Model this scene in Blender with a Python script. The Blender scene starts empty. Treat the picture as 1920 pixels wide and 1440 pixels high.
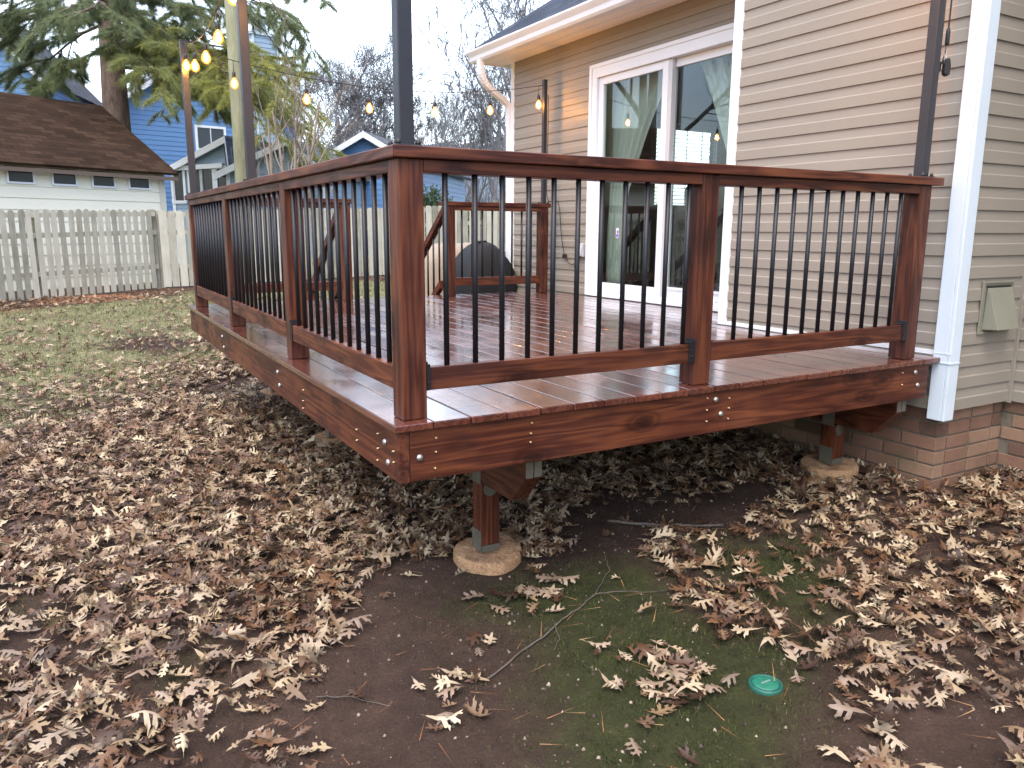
import bpy, bmesh, math, random
import numpy as np
from mathutils import Vector, Matrix

random.seed(7)
rng = np.random.default_rng(11)
SC = bpy.context.scene
COL = SC.collection
R = math.radians
PI = math.pi

# ------------------------------------------------------------------ camera
CAM = np.array([-0.90835, -2.35065, 0.63551])
YAW, PITCH, ROLL, FPX = 0.5215653, 0.1945649, 0.0047752, 1467.076
_cy, _sy, _cp, _sp = math.cos(YAW), math.sin(YAW), math.cos(PITCH), math.sin(PITCH)
_f = np.array([_sy * _cp, _cy * _cp, -_sp])
_r = np.array([_cy, -_sy, 0.0])
_u = np.cross(_r, _f)
_c, _s = math.cos(ROLL), math.sin(ROLL)
RIGHT, UP, FWD = _c * _r + _s * _u, -_s * _r + _c * _u, _f
cd = bpy.data.cameras.new('camera')
cam = bpy.data.objects.new('camera', cd)
COL.objects.link(cam)
cam.matrix_world = Matrix(((RIGHT[0], UP[0], -FWD[0], CAM[0]), (RIGHT[1], UP[1], -FWD[1], CAM[1]),
                           (RIGHT[2], UP[2], -FWD[2], CAM[2]), (0, 0, 0, 1)))
cd.sensor_width = 36.0
cd.lens = FPX / 1920 * 36
cd.clip_start, cd.clip_end = 0.05, 600
SC.camera = cam


def at(u, v, d):
    """world point seen at photo pixel (u, v) at depth d metres; used to survey the place from the photograph"""
    return Vector(CAM + d * (RIGHT * ((u - 960) / FPX) - UP * ((v - 720) / FPX) + FWD))


# ------------------------------------------------------------------ ground height
_cp_ = np.array([(.65, .58, -.86), (3.03, -.02, -.715), (2.8, .45, -.725), (-1, -2, -.95), (1, -1, -.875), (.6, 2.8, -.82),
                 (.6, 5, -.80), (-1.81, 13.17, -.596), (.83, 14.48, -.572), (5, 14.4, -.34), (9, 14.5, -.25), (-5, 8, -.78),
                 (-.475, 8.5, -.76), (-4, 0, -.93), (3.6, -2, -.74)])


def _basis(x, y):
    x = np.clip(x, -6, 10); y = np.clip(y, -4, 15)
    return np.stack([np.ones_like(x), x, y, x * x, x * y, y * y], -1)


_co, *_ = np.linalg.lstsq(_basis(_cp_[:, 0], _cp_[:, 1]), _cp_[:, 2], rcond=None)


def gz(x, y):
    x = np.asarray(x, float); y = np.asarray(y, float)
    return _basis(x, y) @ _co + .018 * np.exp(-((x - .65) ** 2 + (y - .45) ** 2) / .30)


def gzf(x, y):
    return float(gz(np.array([x]), np.array([y]))[0])


def vnoise(x, y, s, seed=0):
    """smooth value noise in [0,1]"""
    r = np.random.default_rng(seed).random((64, 64))
    x = np.asarray(x) / s + 1000; y = np.asarray(y) / s + 1000
    xi, yi = np.floor(x).astype(int), np.floor(y).astype(int)
    fx, fy = x - xi, y - yi
    fx = fx * fx * (3 - 2 * fx); fy = fy * fy * (3 - 2 * fy)
    g = lambda a, b: r[a % 64, b % 64]
    return (g(xi, yi) * (1 - fx) + g(xi + 1, yi) * fx) * (1 - fy) + (g(xi, yi + 1) * (1 - fx) + g(xi + 1, yi + 1) * fx) * fy


# ------------------------------------------------------------------ tagging
def tag(o, label=None, cat=None, group=None, kind=None):
    if label: o['label'] = label
    if cat: o['category'] = cat
    if group: o['group'] = group
    if kind: o['kind'] = kind
    return o


def thing(name, label, cat, loc=(0, 0, 0), group=None):
    o = bpy.data.objects.new(name, None)
    o.empty_display_size = .1
    COL.objects.link(o)
    o.location = loc
    return tag(o, label, cat, group)


def link(name, me, mat, parent=None, smooth=False, bevel=0.0, origin=None):
    """me has world coordinates; origin shifts the object's origin"""
    if smooth:
        me.polygons.foreach_set('use_smooth', [True] * len(me.polygons))
    if mat is not None:
        me.materials.append(mat)
    o = bpy.data.objects.new(name, me)
    COL.objects.link(o)
    if origin is not None:
        me.transform(Matrix.Translation(-Vector(origin)))
        o.location = origin
    if parent is not None:
        o.parent = parent
        off = Vector((0, 0, 0)); p = parent
        while p is not None:
            off += Vector(p.location); p = p.parent
        o.location = Vector(o.location) - off
    if bevel:
        m = o.modifiers.new('bevel', 'BEVEL'); m.width = bevel; m.segments = 2; m.limit_method = 'ANGLE'; m.angle_limit = R(40)
    return o


class MB:
    """collects shapes into one mesh, with a per-vertex random value 'rnd'"""
    def __init__(s):
        s.v = []; s.f = []; s.r = []; s.val = 0.0

    def new(s, v=None):
        s.val = random.random() if v is None else v
        return s

    def add(s, vs, fs):
        n = len(s.v)
        s.v += [tuple(q) for q in vs]
        s.r += [s.val] * len(vs)
        s.f += [tuple(i + n for i in q) for q in fs]
        return s

    def box(s, a, b):
        x0, y0, z0 = a; x1, y1, z1 = b
        return s.add([(x0, y0, z0), (x1, y0, z0), (x1, y1, z0), (x0, y1, z0), (x0, y0, z1), (x1, y0, z1), (x1, y1, z1), (x0, y1, z1)],
                     [(0, 3, 2, 1), (4, 5, 6, 7), (0, 1, 5, 4), (1, 2, 6, 5), (2, 3, 7, 6), (3, 0, 4, 7)])

    def prism(s, pts, d):
        """closed polygon pts swept by vector d"""
        n = len(pts)
        d = Vector(d)
        vs = [Vector(q) for q in pts] + [Vector(q) + d for q in pts]
        return s.add(vs, [tuple(range(n - 1, -1, -1)), tuple(range(n, 2 * n))] + [(i, (i + 1) % n, n + (i + 1) % n, n + i) for i in range(n)])

    def tube(s, pts, rad, sides=8, cap=True):
        pts = [Vector(q) for q in pts]
        rr = rad if hasattr(rad, '__len__') else [rad] * len(pts)
        vs, fs = [], []
        up = Vector((0, 0, 1))
        a = None
        for i, q in enumerate(pts):
            d = (pts[min(i + 1, len(pts) - 1)] - pts[max(i - 1, 0)])
            if d.length < 1e-9: d = Vector((0, 0, 1))
            d.normalize()
            if a is None:
                a = d.cross(Vector((1, 0, 0)) if abs(d.z) > .9 else up).normalized()
            else:
                a = (a - d * a.dot(d))
                a = a.normalized() if a.length > 1e-6 else d.orthogonal().normalized()
            b = d.cross(a)
            for k in range(sides):
                t = 2 * PI * k / sides
                vs.append(q + (a * math.cos(t) + b * math.sin(t)) * rr[i])
        for i in range(len(pts) - 1):
            for k in range(sides):
                k2 = (k + 1) % sides
                fs.append((i * sides + k, i * sides + k2, (i + 1) * sides + k2, (i + 1) * sides + k))
        if cap:
            fs.append(tuple(range(sides - 1, -1, -1)))
            fs.append(tuple((len(pts) - 1) * sides + k for k in range(sides)))
        return s.add(vs, fs)

    def lathe(s, prof, c, axis='z', sides=24):
        """prof: (radius, height) list"""
        vs, fs = [], []
        for r_, h in prof:
            for k in range(sides):
                t = 2 * PI * k / sides
                p = (r_ * math.cos(t), r_ * math.sin(t), h)
                if axis == 'x': p = (p[2], p[0], p[1])
                if axis == 'y': p = (p[1], p[2], p[0])
                vs.append((p[0] + c[0], p[1] + c[1], p[2] + c[2]))
        n = len(prof)
        for i in range(n - 1):
            for k in range(sides):
                k2 = (k + 1) % sides
                fs.append((i * sides + k, i * sides + k2, (i + 1) * sides + k2, (i + 1) * sides + k))
        fs.append(tuple(range(sides - 1, -1, -1)))
        fs.append(tuple((n - 1) * sides + k for k in range(sides)))
        return s.add(vs, fs)

    def quad(s, a, b, c, d):
        return s.add([a, b, c, d], [(0, 1, 2, 3)])

    def mesh(s, name):
        me = bpy.data.meshes.new(name)
        me.from_pydata(s.v, [], s.f)
        at_ = me.attributes.new('rnd', 'FLOAT', 'POINT')
        at_.data.foreach_set('value', s.r)
        bm = bmesh.new(); bm.from_mesh(me)
        bmesh.ops.recalc_face_normals(bm, faces=bm.faces)
        bm.to_mesh(me); bm.free()
        return me

    def build(s, name, mat, parent=None, smooth=False, bevel=0.0, origin=None):
        return link(name, s.mesh(name), mat, parent, smooth, bevel, origin)


def fast_mesh(name, V, F, rnd=None):
    """V (n,3), F (m,k) arrays, quads or tris"""
    me = bpy.data.meshes.new(name)
    m, k = F.shape
    me.vertices.add(len(V)); me.vertices.foreach_set('co', V.astype(np.float32).ravel())
    me.loops.add(m * k); me.loops.foreach_set('vertex_index', F.astype(np.int32).ravel())
    me.polygons.add(m)
    me.polygons.foreach_set('loop_start', np.arange(0, m * k, k, dtype=np.int32))
    me.polygons.foreach_set('loop_total', np.full(m, k, dtype=np.int32))
    me.update(calc_edges=True)
    if rnd is not None:
        a = me.attributes.new('rnd', 'FLOAT', 'POINT'); a.data.foreach_set('value', rnd.astype(np.float32))
    return me


# ------------------------------------------------------------------ materials
class NT:
    def __init__(s, name):
        m = bpy.data.materials.new(name); m.use_nodes = True
        s.m = m; s.t = m.node_tree; s.n = s.t.nodes; s.l = s.t.links
        s.b = s.n['Principled BSDF']; s.out = s.n['Material Output']

    def N(s, typ, **kw):
        n = s.n.new(typ)
        for k, v in kw.items():
            if k.startswith('i_'):
                n.inputs[k[2:].replace('_', ' ')].default_value = v
            else:
                setattr(n, k, v)
        return n

    def L(s, a, b):
        s.l.new(a, b); return b

    def noise(s, vec, scale, detail=4, rough=.55, dist=0.0):
        n = s.N('ShaderNodeTexNoise')
        n.inputs['Scale'].default_value = scale; n.inputs['Detail'].default_value = detail
        n.inputs['Roughness'].default_value = rough; n.inputs['Distortion'].default_value = dist
        if vec is not None: s.L(vec, n.inputs['Vector'])
        return n.outputs['Fac']

    def ramp(s, fac, stops):
        n = s.N('ShaderNodeValToRGB')
        e = n.color_ramp.elements
        while len(e) < len(stops): e.new(.5)
        for i, (p, c) in enumerate(stops):
            e[i].position = p; e[i].color = (*c, 1) if len(c) == 3 else c
        s.L(fac, n.inputs['Fac'])
        return n.outputs['Color']

    def map(s, vec, scale=(1, 1, 1), rot=(0, 0, 0), loc=(0, 0, 0)):
        n = s.N('ShaderNodeMapping')
        n.inputs['Scale'].default_value = scale; n.inputs['Rotation'].default_value = rot; n.inputs['Location'].default_value = loc
        s.L(vec, n.inputs['Vector'])
        return n.outputs['Vector']

    def math(s, op, a, b=None, clamp=False):
        n = s.N('ShaderNodeMath', operation=op); n.use_clamp = clamp
        for i, q in enumerate((a, b)):
            if q is None: continue
            if isinstance(q, (int, float)): n.inputs[i].default_value = q
            else: s.L(q, n.inputs[i])
        return n.outputs[0]

    def vmath(s, op, a, b):
        n = s.N('ShaderNodeVectorMath', operation=op)
        for i, q in enumerate((a, b)):
            if isinstance(q, tuple): n.inputs[i].default_value = q
            else: s.L(q, n.inputs[i])
        return n.outputs[0]

    def mix(s, fac, a, b, mode='MIX'):
        n = s.N('ShaderNodeMix', data_type='RGBA', blend_type=mode)
        if isinstance(fac, (int, float)): n.inputs[0].default_value = fac
        else: s.L(fac, n.inputs[0])
        for i, q in ((6, a), (7, b)):
            if isinstance(q, tuple): n.inputs[i].default_value = (*q, 1) if len(q) == 3 else q
            else: s.L(q, n.inputs[i])
        return n.outputs[2]

    def attr(s, name='rnd'):
        return s.N('ShaderNodeAttribute', attribute_name=name).outputs['Fac']

    def coords(s, which='Object'):
        return s.N('ShaderNodeTexCoord').outputs[which]

    def orand(s):
        return s.N('ShaderNodeObjectInfo').outputs['Random']

    def pos(s):
        return s.N('ShaderNodeNewGeometry').outputs['Position']

    def bump(s, h, strength=.3, dist=.01):
        n = s.N('ShaderNodeBump'); n.inputs['Strength'].default_value = strength; n.inputs['Distance'].default_value = dist
        s.L(h, n.inputs['Height']); s.L(n.outputs['Normal'], s.b.inputs['Normal'])

    def set(s, color=None, rough=None, metal=None, spec=None):
        for k, v in (('Base Color', color), ('Roughness', rough), ('Metallic', metal), ('Specular IOR Level', spec)):
            if v is None: continue
            if isinstance(v, tuple): s.b.inputs[k].default_value = (*v, 1)
            elif isinstance(v, (int, float)): s.b.inputs[k].default_value = v
            else: s.L(v, s.b.inputs[k])
        return s.m


def plain(name, col, rough=.6, var=.12, scale=6.0, metal=0.0, bump=0.0):
    t = NT(name)
    p = t.pos()
    n = t.noise(p, scale, 5, .6)
    n2 = t.noise(p, scale * 9, 3, .6)
    f = t.math('ADD', t.math('MULTIPLY', n, .7), t.math('MULTIPLY', n2, .3))
    c = t.ramp(f, [(.25, tuple(q * (1 - var) for q in col)), (.75, tuple(min(1, q * (1 + var)) for q in col))])
    if bump: t.bump(n2, bump, .004)
    return t.set(c, rough, metal)


def wood(name, axis, dark, mid, light, rough=(.32, .55), wet=False, knots=True, spec=.32):
    """stained pine: grain runs along axis (0, 1 or 2) of the world"""
    t = NT(name)
    seed = t.math('ADD', t.math('MULTIPLY', t.attr(), 37.0), t.math('MULTIPLY', t.orand(), 53.0))
    cmb = t.N('ShaderNodeCombineXYZ')
    for i in range(3): t.L(seed, cmb.inputs[i])
    base = t.vmath('ADD', t.pos(), cmb.outputs[0])
    sc = [7.0, 7.0, 7.0]; sc[axis] = .55
    v1 = t.map(base, tuple(sc))
    warp = t.noise(v1, 1.1, 3, .5)
    # growth rings: bands of a warped distance field
    bands = t.math('SINE', t.math('MULTIPLY', t.math('ADD', warp, t.math('MULTIPLY', t.noise(v1, 3.5, 2, .5), .10)), 62.0))
    bands = t.math('ADD', t.math('MULTIPLY', bands, .5), .5)
    sc2 = [90.0, 90.0, 90.0]; sc2[axis] = 2.5
    fine = t.noise(t.map(base, tuple(sc2)), 1.0, 4, .65)
    broad = t.noise(base, 2.2, 3, .6)
    f = t.math('ADD', t.math('ADD', t.math('MULTIPLY', bands, .20), t.math('MULTIPLY', fine, .46)), t.math('MULTIPLY', broad, .52))
    col = t.ramp(f, [(.30, dark), (.52, mid), (.80, light)])
    # board to board tone
    tone = t.math('ADD', t.math('MULTIPLY', t.math('FRACT', t.math('MULTIPLY', seed, 7.31)), .5), .72)
    col = t.mix(1.0, col, t.ramp(tone, [(0, (0, 0, 0)), (1, (1, 1, 1))]), 'MULTIPLY')
    if knots:
        sk = [7.0, 7.0, 7.0]; sk[axis] = 3.4
        vo = t.N('ShaderNodeTexVoronoi', feature='F1'); vo.inputs['Scale'].default_value = .80; vo.inputs['Randomness'].default_value = 1.0
        kd = t.vmath('ADD', t.map(base, tuple(sk)), t.map(t.N('ShaderNodeTexNoise').outputs['Color'], (.12, .12, .12)))
        t.L(kd, vo.inputs['Vector'])
        k = t.ramp(vo.outputs['Distance'], [(.08, (1, 1, 1)), (.14, (.75, .75, .75)), (.17, (.25, .25, .25)), (.21, (.6, .6, .6)), (.30, (0, 0, 0))])
        col = t.mix(t.math('MULTIPLY', k, .8), col, tuple(q * .45 for q in dark))
    r_ = t.ramp(t.noise(base, 3.0, 4, .6), [(.35, (rough[0],) * 3), (.7, (rough[1],) * 3)])
    t.bump(t.math('ADD', t.math('MULTIPLY', fine, .7), t.math('MULTIPLY', bands, .3)), .55 if not wet else .16, .003)
    m = t.set(col, r_, 0.0, spec)
    if wet:
        t.b.inputs['Coat Weight'].default_value = 1.0; t.b.inputs['Coat IOR'].default_value = 1.6
        t.L(t.ramp(t.noise(base, 1.7, 3, .6), [(.38, (.10,) * 3), (.68, (.36,) * 3)]), t.b.inputs['Coat Roughness'])
    return m


D, M_, L_ = (.018, .0050, .0036), (.062, .0165, .0094), (.150, .047, .020)
WX = wood('stained_wood_x', 0, D, M_, L_)
WY = wood('stained_wood_y', 1, D, M_, L_)
WZ = wood('stained_wood_z', 2, D, M_, L_)
WET = wood('wet_stained_decking', 1, (.030, .008, .006), (.085, .024, .015), (.155, .052, .030), rough=(.09, .30), wet=True, knots=False, spec=.30)
BLACK = plain('black_metal', (.006, .007, .010), .45, .3, 12)
POLE = plain('pole_black_metal', (.020, .021, .026), .42, .25, 8)
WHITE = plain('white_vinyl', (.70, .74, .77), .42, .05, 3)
TRIM_SKYLIT = plain('skylit_white_vinyl', (.56, .65, .72), .40, .06, 3)  # white vinyl with blue skylight mixed into its colour
SOFFIT_WARMLIT = plain('warmlit_soffit_vinyl', (.86, .82, .76), .5, .04, 3)  # colour raised and warmed to stand in for bulb glow under the eave
STEEL = plain('zinc_steel', (.45, .45, .43), .38, .15, 30, metal=.85)
SCREW = plain('brass_screw', (.55, .42, .22), .35, .1, 40, metal=.7)
RUBBER = plain('black_rubber', (.012, .012, .013), .5, .2, 20)
PAPER = plain('white_tag', (.75, .75, .72), .6, .1, 60)
OPAL_BRONZE = plain('socket_bronze', (.05, .03, .02), .5, .2, 20)


def m_siding(name, col, var=.07):
    t = NT(name)
    p = t.pos()
    n = t.noise(t.map(p, (1.5, 1.5, 9)), 1.0, 4, .6)
    n2 = t.noise(t.map(p, (4, 4, 160)), 1.0, 3, .6)
    n3 = t.noise(p, 1.1, 4, .6)
    f = t.math('ADD', t.math('ADD', t.math('MULTIPLY', n, .35), t.math('MULTIPLY', n2, .2)), t.math('MULTIPLY', n3, .45))
    c = t.ramp(f, [(.3, tuple(q * (1 - var) for q in col)), (.7, tuple(q * (1 + var) for q in col))])
    t.bump(n2, .06, .002)
    return t.set(c, .48)


SIDING = m_siding('tan_vinyl_siding', (.248, .224, .184), .09)
CREAM = m_siding('cream_siding', (.76, .75, .61), .04)
BLUE = m_siding('blue_siding', (.10, .22, .42), .06)
BLUEGREY = m_siding('blue_grey_siding', (.26, .36, .46), .06)


def m_shingle(name, cols, sc=1.0, axis=1):
    t = NT(name)
    p = t.pos()
    br = t.N('ShaderNodeTexBrick')
    br.offset = .5
    br.inputs['Scale'].default_value = 1.0
    br.inputs['Brick Width'].default_value = .30 * sc; br.inputs['Row Height'].default_value = .14 * sc
    br.inputs['Mortar Size'].default_value = .008; br.inputs['Mortar Smooth'].default_value = .2
    br.inputs['Color1'].default_value = (.1, .1, .1, 1); br.inputs['Color2'].default_value = (.9, .9, .9, 1); br.inputs['Mortar'].default_value = (0, 0, 0, 1)
    uv = t.N('ShaderNodeUVMap', uv_map='uv')
    t.L(uv.outputs[0], br.inputs['Vector'])
    n = t.noise(p, 1.2, 4, .6); n2 = t.noise(p, 60, 3, .7)
    f = t.math('ADD', t.math('ADD', t.math('MULTIPLY', br.outputs['Color'], .35), t.math('MULTIPLY', n, .35)), t.math('MULTIPLY', n2, .35))
    c = t.ramp(f, [(.2, cols[0]), (.5, cols[1]), (.85, cols[2])])
    t.bump(t.math('ADD', br.outputs['Color'], t.math('MULTIPLY', n2, .5)), .5, .012)
    return t.set(c, .95, 0, .06)


ROOF_BROWN = m_shingle('brown_shingles', ((.012, .0075, .005), (.034, .021, .014), (.070, .043, .028)))
ROOF_GREY = m_shingle('grey_shingles', ((.05, .055, .065), (.10, .11, .13), (.17, .18, .20)))
ROOF_SLATE = m_shingle('blue_grey_shingles', ((.018, .024, .034), (.045, .055, .075), (.085, .10, .13)))
ROOF_DARK = m_shingle('dark_shingles', ((.03, .032, .036), (.07, .075, .085), (.13, .135, .15)))


def m_brick():
    t = NT('foundation_brick')
    p = t.pos()
    n = t.noise(p, 5, 5, .65); n2 = t.noise(p, 90, 4, .7)
    a = t.attr()
    f = t.math('ADD', t.math('ADD', t.math('MULTIPLY', a, .40), t.math('MULTIPLY', n, .35)), t.math('MULTIPLY', n2, .3))
    c = t.ramp(f, [(.18, (.055, .034, .026)), (.5, (.185, .100, .066)), (.82, (.29, .19, .125))])
    moss = t.ramp(t.noise(p, 3.2, 4, .6), [(.50, (0, 0, 0)), (.66, (1, 1, 1))])
    c = t.mix(t.math('MULTIPLY', moss, .55), c, (.07, .085, .035))
    t.bump(n2, .5, .004)
    return t.set(c, .9)


BRICK = m_brick()
MORTAR = plain('mortar', (.15, .128, .098), .95, .25, 25, bump=.5)


def m_concrete():
    t = NT('footing_concrete')
    p = t.pos()
    n = t.noise(p, 11, 5, .7); n2 = t.noise(p, 95, 4, .8)
    f = t.math('ADD', t.math('MULTIPLY', n, .45), t.math('MULTIPLY', n2, .60))
    c = t.ramp(f, [(.32, (.10, .052, .032)), (.48, (.33, .19, .10)), (.58, (.50, .31, .16)), (.75, (.72, .50, .27))])
    t.bump(t.math('ADD', n, n2), .8, .008)
    return t.set(c, .95)


CONC = m_concrete()


def m_leaf():
    t = NT('dry_oak_leaf')
    a = t.attr(); o = t.orand()
    r_ = t.math('FRACT', t.math('ADD', a, o))
    c = t.ramp(r_, [(0, (.040, .020, .011)), (.16, (.085, .041, .021)), (.30, (.170, .088, .040)), (.44, (.120, .070, .043)), (.56, (.25, .17, .094)), (.72, (.41, .325, .20)), (.86, (.27, .205, .138)), (1, (.57, .485, .325))])
    p = t.pos()
    n = t.noise(p, 38, 4, .7)
    c = t.mix(t.math('MULTIPLY', n, .75), c, t.mix(1.0, c, (.42, .33, .28), 'MULTIPLY'))
    geo = t.N('ShaderNodeNewGeometry')
    pale = t.mix(.35, c, (.36, .29, .22))
    c = t.mix(geo.outputs['Backfacing'], c, pale)
    t.bump(n, .3, .003)
    t.set(c, t.ramp(n, [(.3, (.42,) * 3), (.7, (.68,) * 3)]), 0, .45)
    return t.m


LEAF = m_leaf()


def m_ground():
    t = NT('yard_soil')
    p = t.pos()
    n1 = t.noise(p, 1.6, 6, .62); n2 = t.noise(p, 11, 6, .7); n3 = t.noise(p, 85, 4, .75)
    f = t.math('ADD', t.math('ADD', t.math('MULTIPLY', n1, .4), t.math('MULTIPLY', n2, .35)), t.math('MULTIPLY', n3, .35))
    soil = t.ramp(f, [(.30, (.014, .0085, .006)), (.50, (.045, .0265, .0185)), (.68, (.084, .051, .036)), (.85, (.17, .115, .082))])
    # small pale crumbs
    vo = t.N('ShaderNodeTexVoronoi', feature='F1'); vo.inputs['Scale'].default_value = 55
    t.L(p, vo.inputs['Vector'])
    crumbs = t.math('MULTIPLY', t.ramp(vo.outputs['Distance'], [(.10, (1, 1, 1)), (.16, (0, 0, 0))]), t.ramp(n2, [(.52, (0, 0, 0)), (.62, (1, 1, 1))]))
    soil = t.mix(t.math('MULTIPLY', crumbs, .8), soil, (.32, .25, .19))
    red = t.ramp(f, [(.3, (.17, .062, .028)), (.7, (.40, .18, .085))])
    moss = t.ramp(t.math('ADD', t.math('MULTIPLY', n2, .5), t.math('MULTIPLY', n3, .5)), [(.3, (.013, .016, .005)), (.55, (.036, .046, .010)), (.8, (.080, .092, .024))])
    grass = t.ramp(f, [(.3, (.085, .085, .040)), (.55, (.18, .175, .085)), (.8, (.34, .31, .18))])
    def msk(name, lo, hi):
        a = t.attr(name)
        e = t.math('ADD', a, t.math('MULTIPLY', t.math('SUBTRACT', t.math('ADD', t.math('MULTIPLY', n2, .6), t.math('MULTIPLY', n3, .4)), .5), .9))
        return t.ramp(e, [(lo, (0, 0, 0)), (hi, (1, 1, 1))])
    c = t.mix(t.math('MULTIPLY', msk('moss', .42, .90), .85), soil, moss)
    c = t.mix(msk('lawn', .40, .65), c, grass)
    c = t.mix(msk('straw', .40, .60), c, red)
    t.bump(t.math('ADD', t.math('MULTIPLY', n2, .6), t.math('MULTIPLY', n3, .6)), 1.0, .035)
    return t.set(c, .92, 0, .25)


GROUND = m_ground()


def m_attr_ramp(name, stops, rough=.6, spec=.4, trans=0.0):
    t = NT(name)
    r_ = t.math('FRACT', t.math('ADD', t.attr(), t.math('MULTIPLY', t.noise(t.pos(), 1.0, 2), .0)))
    c = t.ramp(r_, stops)
    t.set(c, rough, 0, spec)
    if trans:
        tr = t.N('ShaderNodeBsdfTranslucent'); t.L(c, tr.inputs['Color'])
        mx = t.N('ShaderNodeMixShader'); mx.inputs[0].default_value = trans
        t.L(t.b.outputs[0], mx.inputs[1]); t.L(tr.outputs[0], mx.inputs[2]); t.L(mx.outputs[0], t.out.inputs['Surface'])
    return t.m


GRASS = m_attr_ramp('grass_blades', [(0, (.055, .080, .025)), (.35, (.10, .135, .045)), (.6, (.20, .20, .09)), (1, (.44, .38, .23))], .55, .3, .3)
NEEDLE = m_attr_ramp('pine_needles', [(0, (.12, .15, .090)), (.45, (.22, .265, .14)), (.75, (.32, .34, .125)), (1, (.44, .44, .12))], .6, .3, .5)
STRAWM = m_attr_ramp('pine_straw', [(0, (.17, .065, .028)), (.5, (.36, .165, .07)), (1, (.50, .30, .15))], .7)
EVERG = m_attr_ramp('evergreen_leaves', [(0, (.02, .04, .018)), (.6, (.055, .09, .04)), (1, (.12, .16, .08))], .5, .4, .2)


def m_bark(name, a, b):
    t = NT(name)
    p = t.pos()
    n = t.noise(t.map(p, (9, 9, 2.2)), 1.0, 5, .7)
    c = t.ramp(n, [(.3, a), (.7, b)])
    t.bump(n, .9, .03)
    return t.set(c, .9)


BARK = m_bark('pine_bark', (.045, .030, .024), (.19, .135, .11))
TWIGB = m_bark('grey_bark', (.10, .10, .105), (.225, .225, .235))
TWIGT = m_bark('tan_bark', (.16, .125, .095), (.33, .27, .21))
UTIL = m_bark('treated_pole_wood', (.12, .13, .075), (.23, .235, .15))


def m_fence():
    t = NT('weathered_fence_wood')
    p = t.pos()
    a = t.attr()
    cmb = t.N('ShaderNodeCombineXYZ')
    for i in range(3): t.L(t.math('MULTIPLY', a, 31.0), cmb.inputs[i])
    q = t.vmath('ADD', p, cmb.outputs[0])
    n = t.noise(t.map(q, (40, 40, 3)), 1.0, 4, .65); n2 = t.noise(q, 2.5, 4, .65)
    f = t.math('ADD', t.math('ADD', t.math('MULTIPLY', n, .35), t.math('MULTIPLY', n2, .4)), t.math('MULTIPLY', a, .38))
    c = t.ramp(f, [(.2, (.11, .105, .08)), (.5, (.30, .29, .23)), (.8, (.48, .465, .385))])
    t.bump(n, .4, .004)
    return t.set(c, .85)


FENCE = m_fence()


def m_glass(name, tint, boost=1.0, rough=0.0):
    t = NT(name)
    fr = t.N('ShaderNodeFresnel')
    bf = t.N('ShaderNodeNewGeometry').outputs['Backfacing']
    t.L(t.math('SUBTRACT', 1.52, t.math('MULTIPLY', bf, 1.52 - 1 / 1.52)), fr.inputs['IOR'])
    k = t.math('MULTIPLY', fr.outputs[0], boost, True)
    tr = t.N('ShaderNodeBsdfTransparent'); tr.inputs['Color'].default_value = (*tint, 1)
    gl = t.N('ShaderNodeBsdfGlossy'); gl.inputs['Roughness'].default_value = rough
    mx = t.N('ShaderNodeMixShader')
    t.L(k, mx.inputs[0]); t.L(tr.outputs[0], mx.inputs[1]); t.L(gl.outputs[0], mx.inputs[2]); t.L(mx.outputs[0], t.out.inputs['Surface'])
    return t.m


GLASS = m_glass('door_glass', (.85, .91, .89), 1.6)
WINGLASS = plain('dark_window_glass', (.03, .04, .05), .06, .2, 2)


def m_emit(name, col, st):
    t = NT(name)
    e = t.N('ShaderNodeEmission'); e.inputs['Color'].default_value = (*col, 1); e.inputs['Strength'].default_value = st
    t.L(e.outputs[0], t.out.inputs['Surface'])
    return t.m


BULB = m_emit('lit_filament', (1.0, .56, .17), 120)
_g = NT('amber_bulb_glass')
_tr = _g.N('ShaderNodeBsdfTransparent'); _tr.inputs['Color'].default_value = (1.0, .72, .38, 1)
_em = _g.N('ShaderNodeEmission'); _em.inputs['Color'].default_value = (1.0, .30, .04, 1); _em.inputs['Strength'].default_value = .55
_ad = _g.N('ShaderNodeAddShader'); _g.L(_tr.outputs[0], _ad.inputs[0]); _g.L(_em.outputs[0], _ad.inputs[1])
_gl = _g.N('ShaderNodeBsdfGlossy'); _gl.inputs['Roughness'].default_value = .02
_mx = _g.N('ShaderNodeMixShader'); _mx.inputs[0].default_value = .05
_g.L(_ad.outputs[0], _mx.inputs[1]); _g.L(_gl.outputs[0], _mx.inputs[2]); _g.L(_mx.outputs[0], _g.out.inputs['Surface'])
GLOBE = _g.m

# ------------------------------------------------------------------ THE GROUND
def poly_mask(x, y, poly, soft=.12):
    """1 inside the polygon, falling to 0 across soft metres outside"""
    P_ = np.array(poly, float)
    n = len(P_)
    inside = np.zeros(x.shape, bool)
    dmin = np.full(x.shape, 1e9)
    for i in range(n):
        a, b = P_[i], P_[(i + 1) % n]
        cond = ((a[1] > y) != (b[1] > y))
        with np.errstate(divide='ignore', invalid='ignore'):
            xi = (b[0] - a[0]) * (y - a[1]) / (b[1] - a[1] + 1e-12) + a[0]
        inside ^= cond & (x < xi)
        ab = b - a
        t_ = np.clip(((x - a[0]) * ab[0] + (y - a[1]) * ab[1]) / (ab @ ab), 0, 1)
        dmin = np.minimum(dmin, np.hypot(x - a[0] - t_ * ab[0], y - a[1] - t_ * ab[1]))
    sd = np.where(inside, -dmin, dmin)
    return np.clip(.5 - sd / (2 * soft), 0, 1)


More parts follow.
